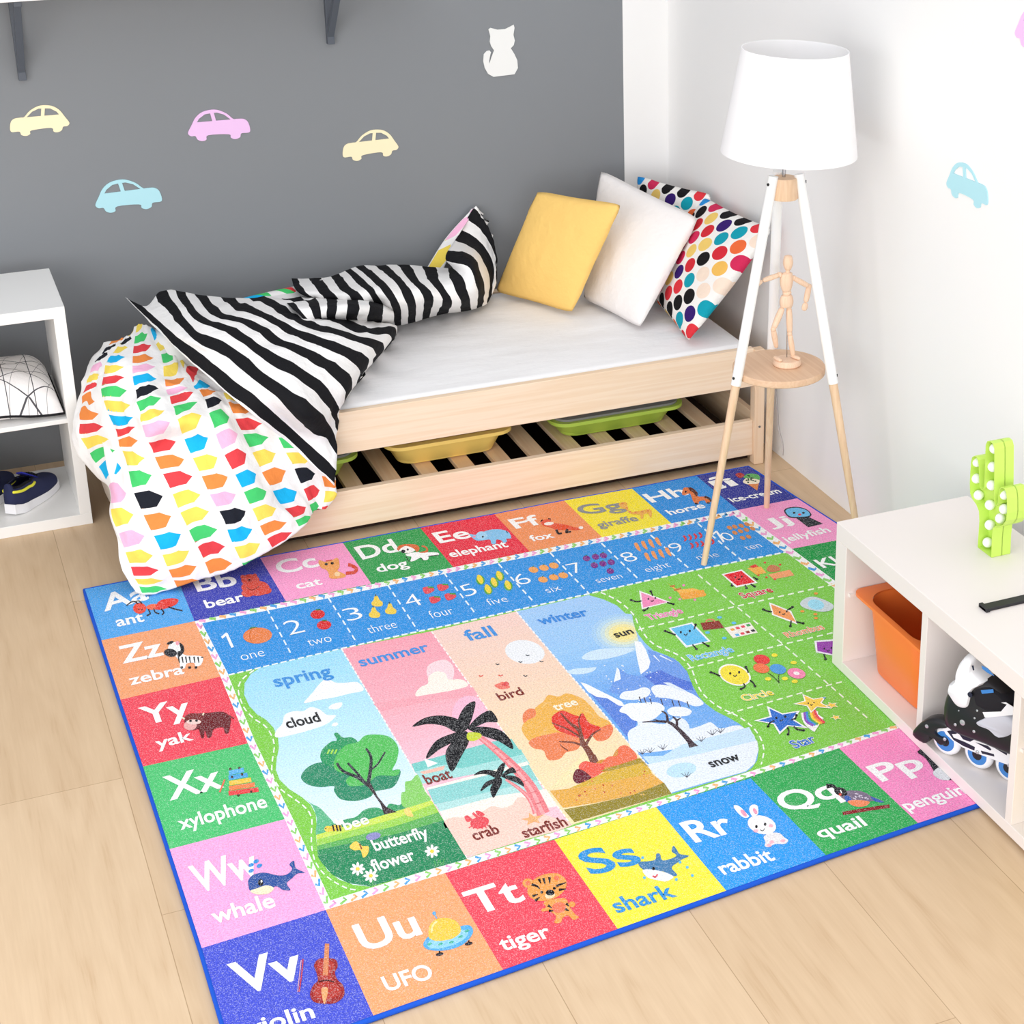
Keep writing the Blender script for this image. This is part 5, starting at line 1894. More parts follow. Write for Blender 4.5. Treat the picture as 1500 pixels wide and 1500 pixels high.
for i in range(3):
    a, b = heads[i], feet[i]
    zs_ = [.585, .585, .585][i]
    t_ = (a.z-zs_)/(a.z-b.z)
    mid_ = a.lerp(b, t_)
    leg = obj('leg', MB().tube([mid_+(a-b).normalized()*.02, b], [.0135, .0095], 16), lampwood, lamp, smooth=True, angle=40)
    obj('leg_sleeve', MB().tube([a, mid_], [.0155, .0155], 16), gloss_w, leg, smooth=True, angle=40)['label'] = 'white painted upper leg'
    out = Vector((a.x-ax.x, a.y-LY, 0)).normalized()
    if i != 1:
        side = Vector((-1, -.35, 0)).normalized() if i == 0 else Vector((1, -.55, 0)).normalized()
        for zt in (hz-.022, zs_+.025):
            p = a.lerp(b, (a.z-zt)/(a.z-b.z))+side*.0145
            obj('screw', MB().tube([p, p+side*.003], .0045, 10), mat('dark_screw', '#3a3a3a', .4, .5, .6), leg, smooth=True, angle=40)
obj('hub', MB().lathe((ax.x, LY-.005, hub_bot), (0, 0, 1), [(0, .040), (.004, .042), (hub_top-hub_bot-.004, .037), (hub_top-hub_bot, .035)], 32), lampwood, lamp, smooth=True, angle=40)
tilt = Vector((.045, 0, 1)).normalized()
obj('stem', MB().tube([(ax.x, LY, hub_top-.002), Vector((ax.x, LY, hub_top))+tilt*.12], .0055, 14), mat('chrome', '#c4c4c8', .15, .5, 1.0), lamp, smooth=True, angle=40)
# shelf
fx = [heads[i].lerp(feet[i], (hz-TABZ)/(hz-RZ)) for i in range(3)]
tc = at3((0, 0, 1), (1141, 537, LY+.02))
tcx, tcy = onz(1141, 535, TABZ).x, onz(1141, 535, TABZ).y
rad = .141
obj('table_top', MB().lathe((tcx, tcy, TABZ-.022), (0, 0, 1), [(0, rad-.003), (.003, rad), (.019, rad), (.022, rad-.002)], 64), beech_top, lamp, smooth=True, angle=40)
# shade
k = NT('lamp_shade_fabric')
k.col(hx('#f8f7f8'))
k.b.inputs['Roughness'].default_value = .8
k.b.inputs['Specular IOR Level'].default_value = .1
wv = k.n('ShaderNodeTexWave')
wv.inputs['Scale'].default_value = 150
k.bump(wv.outputs['Fac'], .04, .0004)
shade_m = k.m
sb = Vector((ax.x+.012, LY, hub_top))+tilt*.068
n = 72
vs, fs = [], []
uu = Vector((0, 1, 0)).cross(tilt).normalized()
vv = tilt.cross(uu)
rr_ = [(0, .199), (.004, .1993), (.298, .1543), (.302, .154), (.302, .152), (.298, .1518), (.004, .1968), (0, .197)]
for d, r in rr_:
    vs += [sb+tilt*d+(uu*math.cos(2*math.pi*i/n)+vv*math.sin(2*math.pi*i/n))*r for i in range(n)]
m = len(rr_)
fs = [(j*n+i, j*n+(i+1) % n, ((j+1) % m)*n+(i+1) % n, ((j+1) % m)*n+i) for j in range(m) for i in range(n)]
shd = obj('lamp_shade', MB().add(vs, fs), shade_m, lamp, smooth=True, angle=50)
# shade carrier: ring and three spokes near the bottom, with bulb holder
mb = MB()
c0 = sb+tilt*.05
for i in range(3):
    a = math.radians(90+120*i)
    mb.tube([c0, sb+tilt*.004+(uu*math.cos(a)+vv*math.sin(a))*.194], .002, 6)
obj('shade_carrier', mb, gloss_w, shd, smooth=True)
obj('bulb_holder', MB().lathe(c0-tilt*.01, tilt, [(0, .016), (.05, .018), (.055, .014)], 20), gloss_w, lamp, smooth=True, angle=40)
obj('bulb', MB().lathe(c0+tilt*.045, tilt, [(0, .013), (.02, .015), (.045, .028), (.065, .030), (.085, .020), (.094, .006)], 20), mat('opal_bulb', '#f4f2ee', .2, .5), lamp, smooth=True)
# mains lead down the wall
cp_ = [onx(1137, 578, WX-.004), onx(1139, 605, WX-.004), onx(1140, 625, WX-.004), onx(1145, 645, WX-.004), onx(1147, 655, WX-.004), onx(1146.5, 667, WX-.004)]
pts = [fx[1]+Vector((0, .01, -.05)), Vector((2.62, 5.05, .42))]+[Vector(p) for p in cp_]
cpts = smooth_open([cp_[0]+Vector((0, .0, .06))]+[Vector(p) for p in cp_], 5)
obj('power_lead', MB().tube(cpts, .0016, 6), mat('grey_cable', '#cfcaca', .6, .3), lamp, smooth=True)

# ------------------------------------------------------------------ jointed artist's figure
figw = wood('figure_wood', '#f4d6bc', '#e5bd9e', 'z', fine=160)
FO = (1100, 360, .12667)
FYD = LY-.005


def fp(x, y, dy=0.0):
    return at3(FO, (x, y, FYD+dy))


fb = fp(418, 1335)
fig = thing('artist_figure', 'small jointed wooden figure posing on the round shelf of the lamp', 'figurine', (fb.x, FYD, TABZ))
obj('base', MB().lathe((fb.x, FYD, TABZ+.0005), (0, 0, 1), [(0, .040), (.004, .043), (.013, .042), (.019, .036), (.0195, .01)], 40), figw, fig, smooth=True, angle=40)


def limb(name, a, b, r0, rm, r1, par=None, flat=1.0, n=16):
    a, b = Vector(a), Vector(b)
    L_ = (b-a).length
    pr = []
    for i in range(13):
        t = i/12
        r = (r0*(1-t)+r1*t)+(rm-(r0+r1)/2)*math.sin(math.pi*t)
        e = min(1, math.sqrt(max(0, 1-(1-min(t, 1-t)/.10)**2)) if min(t, 1-t) < .10 else 1)
        pr.append((L_*t, max(.0008, 1.12*r*e)))
    return obj(name, MB().lathe(a, b-a, pr, n, flat=flat, side=(1, 0, 0)), figw, par or fig, smooth=True)


S_ = .00024                      # metres per zoomed pixel, roughly
hd = limb('head', fp(428, 288), fp(430, 104), .007, .0135, .009)
limb('neck', fp(424, 312), fp(427, 275), .006, .006, .006)
limb('torso', fp(412, 545), fp(410, 300), .010, .0185, .016, flat=.72)
limb('waist', fp(417, 575), fp(416, 520), .008, .0125, .009, flat=.8)
limb('pelvis', fp(410, 715), fp(412, 560), .016, .0195, .014, flat=.75)
sl, sr = fp(330, 335), fp(492, 372)
el, er = fp(130, 405, -.004), fp(672, 470, -.004)
limb('upper_arm', sl, el, .0062, .0072, .0055)
limb('forearm', el, fp(30, 480, -.01), .0052, .0062, .0045)
limb('hand', fp(30, 480, -.01), fp(-25, 545, -.014), .004, .006, .004, flat=.6)
limb('upper_arm', sr, er, .0062, .0075, .0062)
limb('forearm', er, fp(632, 660, -.01), .0068, .0082, .006)
limb('hand', fp(634, 655, -.01), fp(612, 752, -.014), .0055, .0088, .006, flat=.6)
hl, hr = fp(368, 708), fp(440, 712)
kl, kr = fp(258, 965, -.012), fp(449, 1015, -.004)
al, ar = fp(296, 1185, .004), fp(490, 1285, -.004)
limb('thigh', hl, kl, .0075, .0092, .0068)
limb('shin', kl, al, .0068, .0078, .005)
limb('thigh', hr, kr, .0075, .0088, .0066)
limb('shin', kr, ar, .0066, .0078, .0055)
for nm, p in (('knee', kl), ('knee', kr), ('shoulder', sl), ('shoulder', sr), ('hip', hr), ('elbow', er)):
    limb(nm, p-Vector((0, 0, .0078)), p+Vector((0, 0, .0078)), .005, .0072, .005)
zt = TABZ+.0203
limb('foot', (al.x-.001, al.y+.012, zt+.0055), (al.x+.004, al.y-.026, zt+.0045), .0055, .0072, .005, flat=.7)
limb('foot', (ar.x-.002, ar.y+.012, zt+.0055), (ar.x+.010, ar.y-.026, zt+.0045), .0055, .0072, .005, flat=.7)
obj('rod', MB().tube([fp(420, 700, .012), (fp(416, 1275, .012).x, FYD+.012, TABZ+.018)], .0014, 8), mat('chrome', '#c4c4c8', .15, .5, 1.0), fig, smooth=True)

# ------------------------------------------------------------------ low white storage unit at the right
UX0, UX1, UY1, UH, UB = 2.178, 2.590, 3.90, .4485, RZ+.0019
UY0 = 2.62
unit_w = mat('warm_white_laminate', '#ece4e0', .42, .4, var=.008)
unit = thing('storage_unit', 'low white open storage unit along the right wall, holding bins and a skate', 'storage unit', ((UX0+UX1)/2, (UY0+UY1)/2, UB))
obj('top_panel', MB().box(UX0, UX1, UY0, UY1, UH-.052, UH), unit_w, unit, bevel=.002)
obj('bottom_panel', MB().box(UX0, UX1, UY0+.03, UY1-.058, UB, .046), unit_w, unit, bevel=.0015)
for a, b in ((UY1-.058, UY1), (UY0, UY0+.03)):
    obj('side_panel', MB().box(UX0, UX1, a, b, UB, UH-.052), unit_w, unit, bevel=.0015)
for a, b in ((3.423, 3.450), (3.010, 3.037)):
    obj('divider', MB().box(UX0+.001, UX1-.008, a, b, .046, UH-.052), unit_w, unit, bevel=.001)
obj('back_panel', MB().box(UX1-.008, UX1-.002, UY0+.03, UY1-.058, .046, UH-.052), unit_w, unit)
for a, b in ((3.450, UY1-.058), (UY0+.03, 3.010)):
    for ya in (a, b-.009):
        obj('bin_runner', MB().box(UX0+.012, UX1-.02, ya, ya+.009, .247, .256), unit_w, unit)


def deep_bin(x0, x1, y0, y1, z0, z1, m, label):
    """tapered bin with a wide flat rim along its two long sides and front"""
    t = thing('storage_bin', label, 'box', ((x0+x1)/2, (y0+y1)/2, z0), 'deep bins in the storage unit')

    def ring(ins, z, r, nn=7):
        a0, a1, b0, b1 = x0+ins[0], x1-ins[0], y0+ins[1], y1-ins[1]
        o = []
        for cx, cyy, an in ((a1-r, b1-r, 0), (a0+r, b1-r, 90), (a0+r, b0+r, 180), (a1-r, b0+r, 270)):
            for i in range(nn+1):
                g = math.radians(an+90*i/nn)
                o.append(Vector((cx+r*math.cos(g), cyy+r*math.sin(g), z)))
        return o
    R = [ring((.04, .062), z0, .05), ring((.034, .056), z0+.008, .055), ring((.014, .036), z1-.010, .065), ring((.016, .038), z1-.004, .065), ring((.037, .059), z0+.012, .055)]
    nn = len(R[0])
    vs = [p for r in R for p in r]
    fs = [(l*nn+i, l*nn+(i+1) % nn, (l+1)*nn+(i+1) % nn, (l+1)*nn+i) for l in range(len(R)-1) for i in range(nn)]
    fs += [tuple(range(nn)), tuple((len(R)-1)*nn+i for i in range(nn))]
    obj('body', MB().add(vs, fs), m, t, smooth=True, angle=45)
    rs = [ring((.012, .034), z1-.011, .066), ring((0, 0), z1-.009, .03), ring((0, 0), z1-.001, .03), ring((.004, .003), z1, .028), ring((.016, .038), z1, .065)]
    vs = [p for r in rs for p in r]
    fs = [(l*nn+i, l*nn+(i+1) % nn, ((l+1) % 5)*nn+(i+1) % nn, ((l+1) % 5)*nn+i) for l in range(5) for i in range(nn)]
    obj('rim', MB().add(vs, fs), m, t, smooth=True, angle=40)


deep_bin(2.198, 2.575, 3.453, 3.839, .0475, .268, mat('orange_plastic', '#f8823c', .35, .4, var=.02), 'orange plastic bin in the white storage unit')
deep_bin(2.196, 2.575, 2.653, 3.007, .0475, .268, mat('pale_yellow_plastic', '#f9efb4', .35, .4, var=.02), 'pale yellow bin cut off by the right edge of the photo')

# black bar on top
mb = MB().box(2.268, 2.56, 3.305, 3.333, UH+.0005, UH+.008)
mb.box(2.268, 2.279, 3.301, 3.337, UH+.0005, UH+.0105)
tag(obj('metal_bar', mb, mat('matt_black_metal', '#26252a', .5, .4), base=(2.41, 3.319, UH), bevel=.001), 'flat black metal bar lying on the white storage unit', 'bar')

# ------------------------------------------------------------------ cactus light
CFR = (1380, 620, .14667)
grn = mat('lime_green_metal', '#c6e766', .4, .4, var=.01)
CXF = 2.441
cac = thing('cactus_light', 'lime green cactus shaped marquee light with round white bulbs', 'lamp', (2.47, 3.58, UH))
outl = [(355, 1242), (362, 1120), (372, 980), (368, 880), (340, 810), (300, 755), (280, 700), (276, 600), (282, 480), (290, 380), (300, 338), (322, 325), (345, 338), (360, 370), (368, 420), (372, 560), (378, 640), (398, 668), (420, 640), (426, 500), (430, 330), (436, 215), (452, 178), (482, 180), (510, 205), (524, 260), (524, 450), (522, 640), (524, 780), (536, 822), (556, 800), (562, 720), (572, 655), (592, 638), (622, 650), (642, 690), (650, 760), (652, 900), (640, 975), (610, 1020), (570, 1035), (535, 1030), (510, 1050), (500, 1150), (492, 1338)]
fr_ = [Vector(onx(CFR[0]+a*CFR[2], CFR[1]+b*CFR[2], CXF)) for a, b in outl]
zmin = min(p.z for p in fr_)
for p in fr_:
    if p.z < UH+.004:
        p.z = UH+.0006
fr_ = [fr_[0]]+[Vector(p) for p in fr_[1:-1]]+[fr_[-1]]
D_ = Vector((.058, 0, 0))
n = len(fr_)
cc = sum(fr_, Vector())/n
inn = []
for i, p in enumerate(fr_):
    d = (fr_[(i+1) % n]-fr_[i-1]).normalized()
    o = Vector((0, -d.z, d.y))
    inn.append(p+o*.0014)
area2 = sum(fr_[i].y*fr_[(i+1) % n].z-fr_[(i+1) % n].y*fr_[i].z for i in range(n))
if area2 < 0:
    inn = [p-(q-p) for p, q in zip(fr_, inn)]
mb = MB()
vs = fr_+[p+D_ for p in fr_]+[p+D_ for p in inn]+inn
fs = []
for i in range(n):
    j = (i+1) % n
    fs += [(i, j, n+j, n+i), (n+i, n+j, 2*n+j, 2*n+i), (2*n+i, 2*n+j, 3*n+j, 3*n+i), (3*n+i, 3*n+j, j, i)]
obj('rim', mb.add(vs, fs), grn, cac)
obj('back_plate', MB().prism([p+Vector((.030, 0, 0)) for p in fr_], (.003, 0, 0)), grn, cac)
blb = mat('white_bulb_plastic', '#fdfdfd', .3, .4, var=.0)
for a, b in ((525, 252), (508, 435), (497, 618), (480, 815), (478, 1015), (457, 1190), (350, 385), (345, 550), (367, 718), (622, 710), (622, 855), (583, 950)):
    p = onx(CFR[0]+a*CFR[2], CFR[1]+b*CFR[2], CXF+.018)
    obj('bulb', MB().lathe(p+Vector((.0095, 0, 0)), (-1, 0, 0), [(-.005, .005), (0, .009), (.005, .0125), (.010, .0138), (.016, .0125), (.021, .008), (.0235, .002)], 16), blb, cac, smooth=True)

# ------------------------------------------------------------------ inline skate
KFR = (1300, 900, .17333)
sa, sb_ = onz(1388, 1104, .047), onz(1438, 1125.5, .047)
sdir = (sb_-sa)
sdir.z = 0
sdir.normalize()
snor = Vector((sdir.y, -sdir.x, 0))
if snor.dot(CAMPOS-sa) < 0:
    snor = -snor


def kp(x, y, off=0.0):
    """spot of the skate's side picture on the upright plane through its wheels"""
    d = ray(KFR[0]+x*KFR[2], KFR[1]+y*KFR[2])
    o = sa+snor*off
    t = (o-CAMPOS).dot(snor)/d.dot(snor)
    return CAMPOS+d*t


skt = thing('inline_skate', 'black and white inline skate with blue wheels in the white storage unit', 'skate', sa+Vector((sdir.x*.1, sdir.y*.1, 0)))
blk = mat('black_skate_plastic', '#1e1d20', .35, .45, var=.02)
whp = mat('white_skate_plastic', '#f1f2f6', .35, .45, var=.01)
navy = mat('navy_skate_plastic', '#202338', .4, .4)
blu = mat('blue_wheel_hub', '#3f82cc', .4, .4)
sil = mat('grey_rivet', '#c3c5c9', .3, .5, .6)
drk = mat('black_skate_textile', '#252429', .8, .2)
lgt = mat('pale_grey_skate_mesh', '#c9cbd6', .6, .3)


def slab(name, pts, off0, off1, m, par, smooth=False):
    pp = [kp(a, b, off0) for a, b in pts]
    return obj(name, MB().prism(pp, snor*(off1-off0)), m, par, bevel=.0025)


def puffy(name, pts, half, m, par, edge=.55):
    """closed outline inflated to both sides, thinner at its border"""
    q = smooth_closed([(a, b, 0) for a, b in pts], 3)
    mid = [kp(p.x, p.y, 0) for p in q]
    c = sum(mid, Vector())/len(mid)
    vs, fs = [], []
    n = len(mid)
    lay = [(1, -edge), (.93, -.85), (.8, -1), (.8, 1), (.93, .85), (1, edge)]
    for s_, o in lay:
        vs += [c+(p-c)*s_+snor*half*o for p in mid]
    order = [2, 1, 0, 5, 4, 3]
    for a, b in zip(order, order[1:]):
        fs += [(a*n+i, a*n+(i+1) % n, b*n+(i+1) % n, b*n+i) for i in range(n)]
    for l in (2, 3):
        tr = tessellate_polygon([[vs[l*n+i] for i in range(n)]])
        fs += [tuple(l*n+i for i in t) for t in tr]
    return obj(name, MB().add(vs, fs), m, par, smooth=True, angle=50)


WH = [(505, 1085), (778, 1190), (1040, 1300), (1300, 1405)]
wr = (kp(505, 1085)-kp(505, 1185)).length
for x, y in WH:
    c = kp(x, y)
    c.z = .047+.041
    w_ = obj('wheel', MB().lathe(c-snor*.012, snor, [(0, .027), (.001, .033), (.006, .0395), (.012, .041), (.018, .0395), (.023, .033), (.024, .027)], 32), whp, skt, smooth=True, angle=50)
    obj('hub', MB().lathe(c-snor*.0125, snor, [(0, .013), (0, .0275), (.0245, .0275), (.0252, .026), (.0252, .013)], 28), blu, w_, smooth=True, angle=40)
    obj('bearing', MB().lathe(c-snor*.013, snor, [(0, .0135), (.0262, .0135), (.0264, .005)], 20), blk, w_, smooth=True, angle=40)
obj_fr = slab('frame', [(455, 930), (520, 935), (620, 975), (740, 1010), (900, 1060), (1010, 1120), (1240, 1200), (1420, 1300), (1400, 1380), (1240, 1330), (1000, 1260), (880, 1215), (760, 1170), (640, 1120), (560, 1065), (500, 1010)], .0135, .0175, whp, skt)
slab('frame', [(455, 930), (620, 975), (900, 1060), (1240, 1200), (1420, 1300), (1400, 1380), (1000, 1260), (760, 1170), (560, 1065)], -.0175, -.0135, whp, skt)
for pts in ([(505, 985), (560, 975), (620, 985), (580, 1010), (545, 1010), (560, 1040), (650, 1075), (740, 1120), (735, 1150), (640, 1110), (560, 1060)], [(600, 1000), (760, 1025), (750, 1050), (700, 1075), (640, 1055)], [(770, 1015), (900, 1065), (1015, 1150), (1010, 1190), (860, 1100)], [(790, 1150), (900, 1180), (905, 1200), (800, 1175)], [(745, 1080), (850, 1110), (880, 1140), (870, 1150)]):
    slab('frame_cutout', pts, .0172, .0186, navy, obj_fr)
for x, y in ((487, 1052), (762, 1162), (1030, 1275)):
    obj('axle_bolt', MB().lathe(kp(x, y, .0176), snor, [(0, .0045), (.003, .0045), (.004, .003)], 14), sil, skt, smooth=True, angle=40)
puffy('brake', [(235, 995), (280, 920), (350, 870), (430, 858), (520, 885), (560, 920), (470, 925), (440, 960), (460, 1000), (520, 1030), (525, 1075), (480, 1085), (440, 1040), (385, 1010), (380, 1050), (330, 1068)], .021, blk, skt)
obj('brake_bolt', MB().lathe(kp(336, 943, .020), snor, [(0, .005), (.003, .005), (.0038, .003)], 14), sil, skt, smooth=True, angle=40)
boot = puffy('boot_shell', [(575, 615), (540, 680), (525, 760), (530, 860), (560, 910), (640, 960), (740, 1000), (880, 1050), (1020, 1110), (1250, 1200), (1420, 1250), (1440, 1130), (1330, 1010), (1180, 900), (1080, 800), (1060, 640), (960, 540), (860, 500), (780, 480), (700, 520)], .044, blk, skt)
puffy('liner', [(800, 560), (900, 545), (980, 575), (1080, 660), (1120, 720), (1060, 800), (960, 790), (860, 740), (800, 690)], .0455, drk, boot)
puffy('vent_mesh', [(810, 845), (900, 800), (960, 750), (1060, 760), (1180, 880), (1160, 960), (1030, 1000), (930, 920), (830, 880)], .0462, lgt, boot)
slab('side_stripe', [(805, 825), (960, 820), (1010, 760), (960, 745), (1000, 740), (1080, 790), (1060, 850), (860, 870), (825, 872)], .0462, .0475, whp, boot)
slab('side_stripe', [(790, 640), (895, 630), (900, 660), (800, 670)], .0458, .0472, blu, boot)
cuff = puffy('cuff', [(580, 600), (595, 535), (620, 530), (655, 490), (660, 420), (690, 345), (740, 300), (800, 330), (810, 430), (900, 520), (840, 560), (800, 600), (785, 680), (760, 740), (700, 745), (650, 715), (605, 650)], .050, whp, skt)
slab('cuff_lining', [(795, 430), (850, 455), (905, 520), (850, 495), (805, 460)], .0505, .052, blu, cuff)
slab('cuff_slot', [(712, 432), (728, 430), (735, 470), (725, 475)], .0505, .0515, navy, cuff)
obj('cuff_pivot', MB().lathe(kp(700, 678, .0495), snor, [(0, .0068), (.002, .0068), (.0022, .006)], 20), navy, cuff, smooth=True, angle=40)
for x, y, r in ((636, 912, .0075), (575, 930, .004), (760, 812, .003), (738, 875, .0028), (733, 988, .004), (605, 812, .002)):
    obj('rivet', MB().lathe(kp(x, y, .0435), snor, [(0, r), (.002, r), (.003, r*.6)], 16), sil, boot, smooth=True, angle=40)

# ------------------------------------------------------------------ patterned cushion in the shelf
k = cotton('line_print_cotton')
uvn = k.n('ShaderNodeTexCoord')
sp_ = k.n('ShaderNodeSeparateXYZ')
k.put(sp_.inputs[0], uvn.outputs['UV'])
U_, V_ = sp_.outputs[0], sp_.outputs[1]
fl_ = None
for e, wd_ in ((k.math('ADD', U_, .25), .017), (k.math('ADD', V_, k.math('MULTIPLY', U_, .5)), .02), (k.math('SUBTRACT', V_, k.math('MULTIPLY', U_, .5)), .02), (k.math('ADD', k.math('MULTIPLY', V_, .5), k.math('MULTIPLY', U_, 1.5)), .010)):
    d = k.math('ABSOLUTE', k.math('SUBTRACT', k.math('FRACT', k.math('ADD', e, 50.0)), .5))
    h = k.math('LESS_THAN', d, wd_)
    fl_ = h if fl_ is None else k.math('MAXIMUM', fl_, h)
k.col(k.mix(fl_, hx('#f3f0ef'), hx('#55555a')))
cush_m = k.m
cz = .3725
cc_ = [Vector((.045, 6.085, cz)), Vector((.375, 6.085, cz)), Vector((.384, 5.70, cz)), Vector((.04, 5.70, cz))]
n = 24
vs, fs, uvs = [], [], []
for sgn in (1, -1):
    for j in range(n+1):
        for i in range(n+1):
            u, v = i/n, j/n
            a, b = 2*u-1, 2*v-1
            p = cc_[0].lerp(cc_[1], u).lerp(cc_[3].lerp(cc_[2], u), v)
            h = ((1-a**4)*(1-b**4))**.55
            rim_ = .012+.018*(math.exp(-((u-.45)/.25)**2)) if v > .5 else .012
            if sgn > 0:
                z = rim_+.118*h*(1+.08*noise.noise(Vector((u*4, v*4, 1))))
            else:
                z = rim_*(1-h)
            vs.append((p.x, p.y, cz+z))
            uvs.append((u*4.2, v*4.2))
m2 = (n+1)*(n+1)
for s_ in (0, 1):
    fs += [(s_*m2+j*(n+1)+i, s_*m2+j*(n+1)+i+1, s_*m2+(j+1)*(n+1)+i+1, s_*m2+(j+1)*(n+1)+i) for j in range(n) for i in range(n)]
me = bpy.data.meshes.new('cover')
me.from_pydata(vs, [], fs)
ul = me.uv_layers.new(name='UVMap')
ul.data.foreach_set('uv', [x for pl in me.polygons for v_ in pl.vertices for x in uvs[v_]])
fixn(me)
cu_ = thing('cushion', 'white cushion with thin black line pattern and black piping, in the cube shelf', 'cushion', (.21, 5.89, cz))
link('cover', me, cush_m, cu_, smooth=True)
per = [(i, 0) for i in range(n)]+[(n, j) for j in range(n)]+[(n-i, n) for i in range(n)]+[(0, n-j) for j in range(n)]
pts = [Vector(vs[j*(n+1)+i]) for i, j in per]
pts.append(pts[0])
obj('piping', MB().tube(pts, .004, 8, caps=False), mat('black_piping', '#1c1c1f', .7, .2), cu_, smooth=True)

# ------------------------------------------------------------------ sneakers
navyf = mat('navy_knit', '#2c3152', .8, .2, var=.12, scale=300)
bluin = mat('royal_blue_lining', '#2a2f9a', .8, .2, var=.2, scale=60)
solm = mat('white_foam_sole', '#ecebee', .6, .25)
yelt = mat('neon_yellow_trim', '#ece94a', .6, .2)
blks = mat('black_knit', '#17171c', .8, .2)


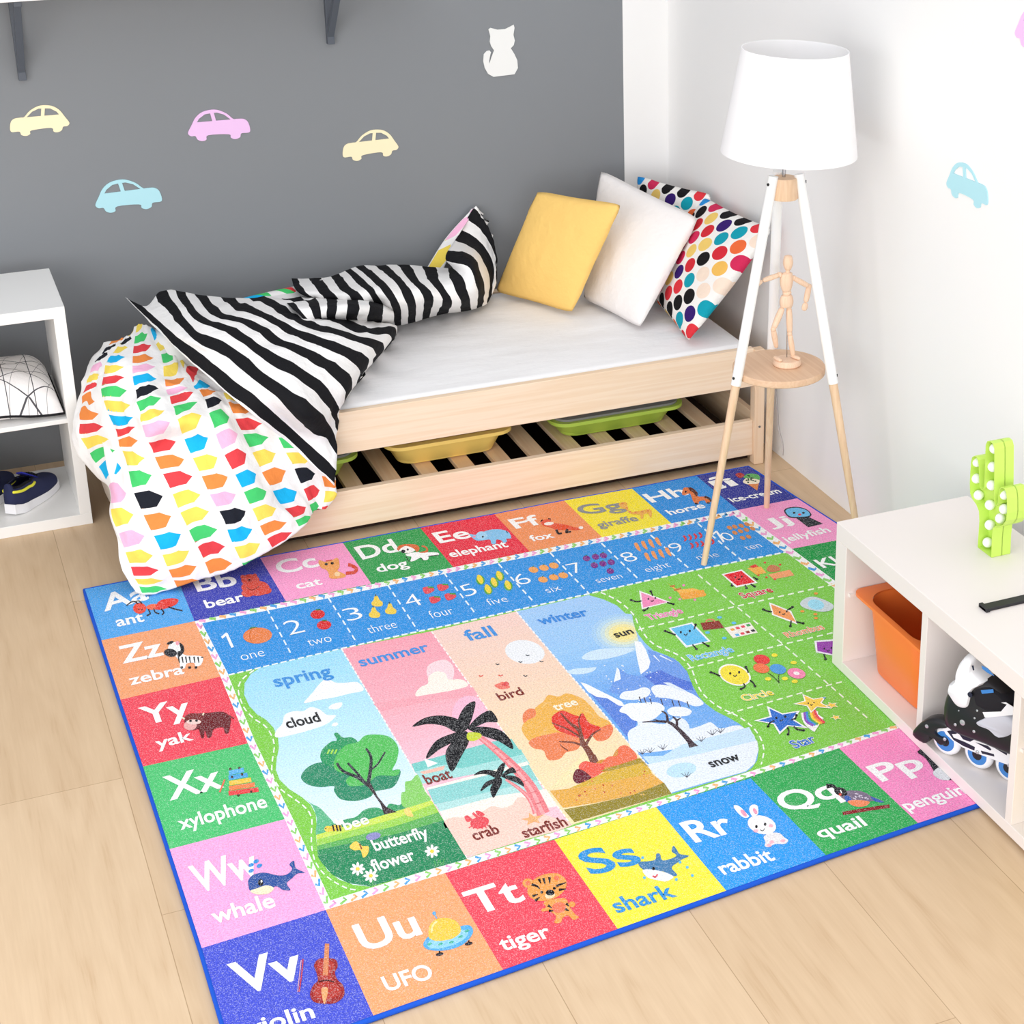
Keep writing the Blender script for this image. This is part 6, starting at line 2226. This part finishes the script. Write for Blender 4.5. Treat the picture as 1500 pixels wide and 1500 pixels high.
def sneaker(heel, toe, label):
    """low running shoe: curved white sole, knitted upper with open collar, tongue and laces"""
    heel, toe = Vector(heel), Vector(toe)
    t = thing('sneaker', label, 'shoe', heel.lerp(toe, .5), 'pair of sneakers in the cube shelf')
    d = toe-heel
    L_ = d.length
    d.normalize()
    s = Vector((d.y, -d.x, 0))
    upz = Vector((0, 0, 1))
    k_ = L_/.23
    hw = lambda u: k_*(.020+.014*min(1, u/.18)+.010*math.sin(math.pi*min(1, max(0, (u-.25)/.75)))-.022*max(0, (u-.84)/.16)**2)
    ws = lambda u: hw(u)*(1 if .04 < u < .97 else .82)
    sh_ = lambda u: k_*(.030-.010*min(1, u/.6))          # sole height
    tu = lambda u: k_*(.010*max(0, (u-.75)/.25)**2+.006*max(0, (.12-u)/.12))
    N = 26
    ring_n = 20
    vs, fs = [], []
    for i in range(N+1):
        u = i/N
        for sg, z in ((-1, 0.0), (-1, 1.0), (1, 1.0), (1, 0.0)):
            fl = 1.06 if z == 0 else 1.0
            vs.append(heel+d*L_*u+s*sg*ws(u)*fl+upz*(tu(u)+sh_(u)*z))
    for i in range(N):
        for q in range(4):
            fs.append((i*4+q, i*4+(q+1) % 4, (i+1)*4+(q+1) % 4, (i+1)*4+q))
    fs += [(0, 1, 2, 3), (N*4+3, N*4+2, N*4+1, N*4)]
    obj('sole', MB().add(vs, fs), solm, t, smooth=True, angle=50, bevel=.002)
    # upper
    top = lambda u: k_*(.092 if u < .30 else .092-.022*min(1, (u-.30)/.25)-.036*max(0, (u-.5)/.5)**1.2)*(1-.55*max(0, (u-.9)/.1)**2)
    M = 16
    vs, fs, skip = [], [], []
    open_ = lambda u: .60 if u < .34 else max(0, .60*(1-(u-.34)/.22))
    for i in range(N+1):
        u = i/N
        o = open_(u) if u > .03 else 0
        for j in range(M+1):
            a = math.pi*j/M
            c_, s2 = math.cos(a), math.sin(a)
            w_ = ws(u)*.97*(abs(c_)**.75)*(1 if c_ > 0 else -1)
            z = sh_(u)*.9+tu(u)+(top(u)-sh_(u)*.9)*(s2**.8)
            vs.append(heel+d*(L_*(.012+.97*u))+s*w_+upz*z)
    for i in range(N):
        u = (i+.5)/N
        for j in range(M):
            mid_ = abs((j+.5)/M-.5)*2
            if mid_ < open_(u)*.72 and .05 < u < .55:
                continue
            fs.append((i*(M+1)+j, i*(M+1)+j+1, (i+1)*(M+1)+j+1, (i+1)*(M+1)+j))
    fs += [tuple(range(M+1)), tuple(N*(M+1)+j for j in range(M, -1, -1))]
    me = bpy.data.meshes.new('upper')
    me.from_pydata([tuple(v) for v in vs], [], fs)
    fixn(me)
    up_ = link('upper', me, navyf, t, smooth=True)
    so = up_.modifiers.new('thickness', 'SOLIDIFY')
    so.thickness = .003
    so.offset = -1
    # lining floor and tongue
    vs = []
    for i in range(9):
        u = .06+.46*i/8
        for sg in (-1, 1):
            vs.append(heel+d*L_*u+s*sg*ws(u)*.8+upz*(sh_(u)+.016*k_))
    obj('lining', MB().add(vs, [(i*2, i*2+1, i*2+3, i*2+2) for i in range(8)]), bluin, t)
    vs = []
    for i in range(7):
        u = .36+.26*i/6
        for sg in (-1, 0, 1):
            vs.append(heel+d*L_*u+s*sg*ws(u)*.46+upz*(top(u)+k_*(.010-.016*i/6+(.004 if sg == 0 else 0))))
    tm = obj('tongue', MB().add(vs, [(i*3+q, i*3+q+1, (i+1)*3+q+1, (i+1)*3+q) for i in range(6) for q in (0, 1)]), bluin, t, smooth=True)
    so = tm.modifiers.new('thickness', 'SOLIDIFY')
    so.thickness = .004
    # collar trim and the yellow band below it
    def skin(u, a):
        c_, s2 = math.cos(a), math.sin(a)
        w_ = ws(u)*.97*(abs(c_)**.75)*(1 if c_ > 0 else -1)
        return heel+d*(L_*(.012+.97*u))+s*w_+upz*(sh_(u)*.9+tu(u)+(top(u)-sh_(u)*.9)*(max(0, s2)**.8))
    us = [.045+.505*i/14 for i in range(15)]
    mo = lambda u: max(.03, open_(u)*.72)
    pts = [skin(u, math.pi*(.5-.5*mo(u))) for u in us]+[skin(u, math.pi*(.5+.5*mo(u))) for u in us[::-1]]
    pts.append(pts[0])
    obj('collar', MB().tube(pts, .0036*k_, 8, caps=False), blks, t, smooth=True)
    ub = [.40-.385*i/10 for i in range(11)]
    mb_ = lambda u: min(.80, mo(u)+.20)
    l1 = [skin(u, math.pi*(.5-.5*mb_(u))) for u in ub]
    l2 = [skin(u, math.pi*(.5+.5*mb_(u))) for u in ub[::-1]]
    pts = l1+[l1[-1].lerp(l2[0], f)+d*.0015*k_ for f in (.25, .5, .75)]+l2
    obj('yellow_trim', MB().tube(pts, .0042*k_, 8), yelt, t, smooth=True)['label'] = 'neon yellow band'
    for i in range(4):
        u = .40+.055*i
        a, b = (heel+d*L_*u+s*sg*ws(u)*.42+upz*(top(u)+.004*k_) for sg in (-1, 1))
        obj('lace', MB().tube([a, a.lerp(b, .5)+upz*.006*k_, b], .0022*k_, 6), blks, t, smooth=True)


zf = .0388
ha, ta = onz(16, 756, zf), onz(66, 716, zf)
sneaker(ha, ha+(ta-ha).normalized()*.262, 'navy and white sneaker with yellow trim, right one in the cube shelf')
ofs = Vector((-.100, .050, 0))
sneaker(ha+ofs, ha+ofs+(ta-ha+Vector((-.02, .03, 0))).normalized()*.262, 'navy and white sneaker with yellow trim, cut off by the left photo edge')
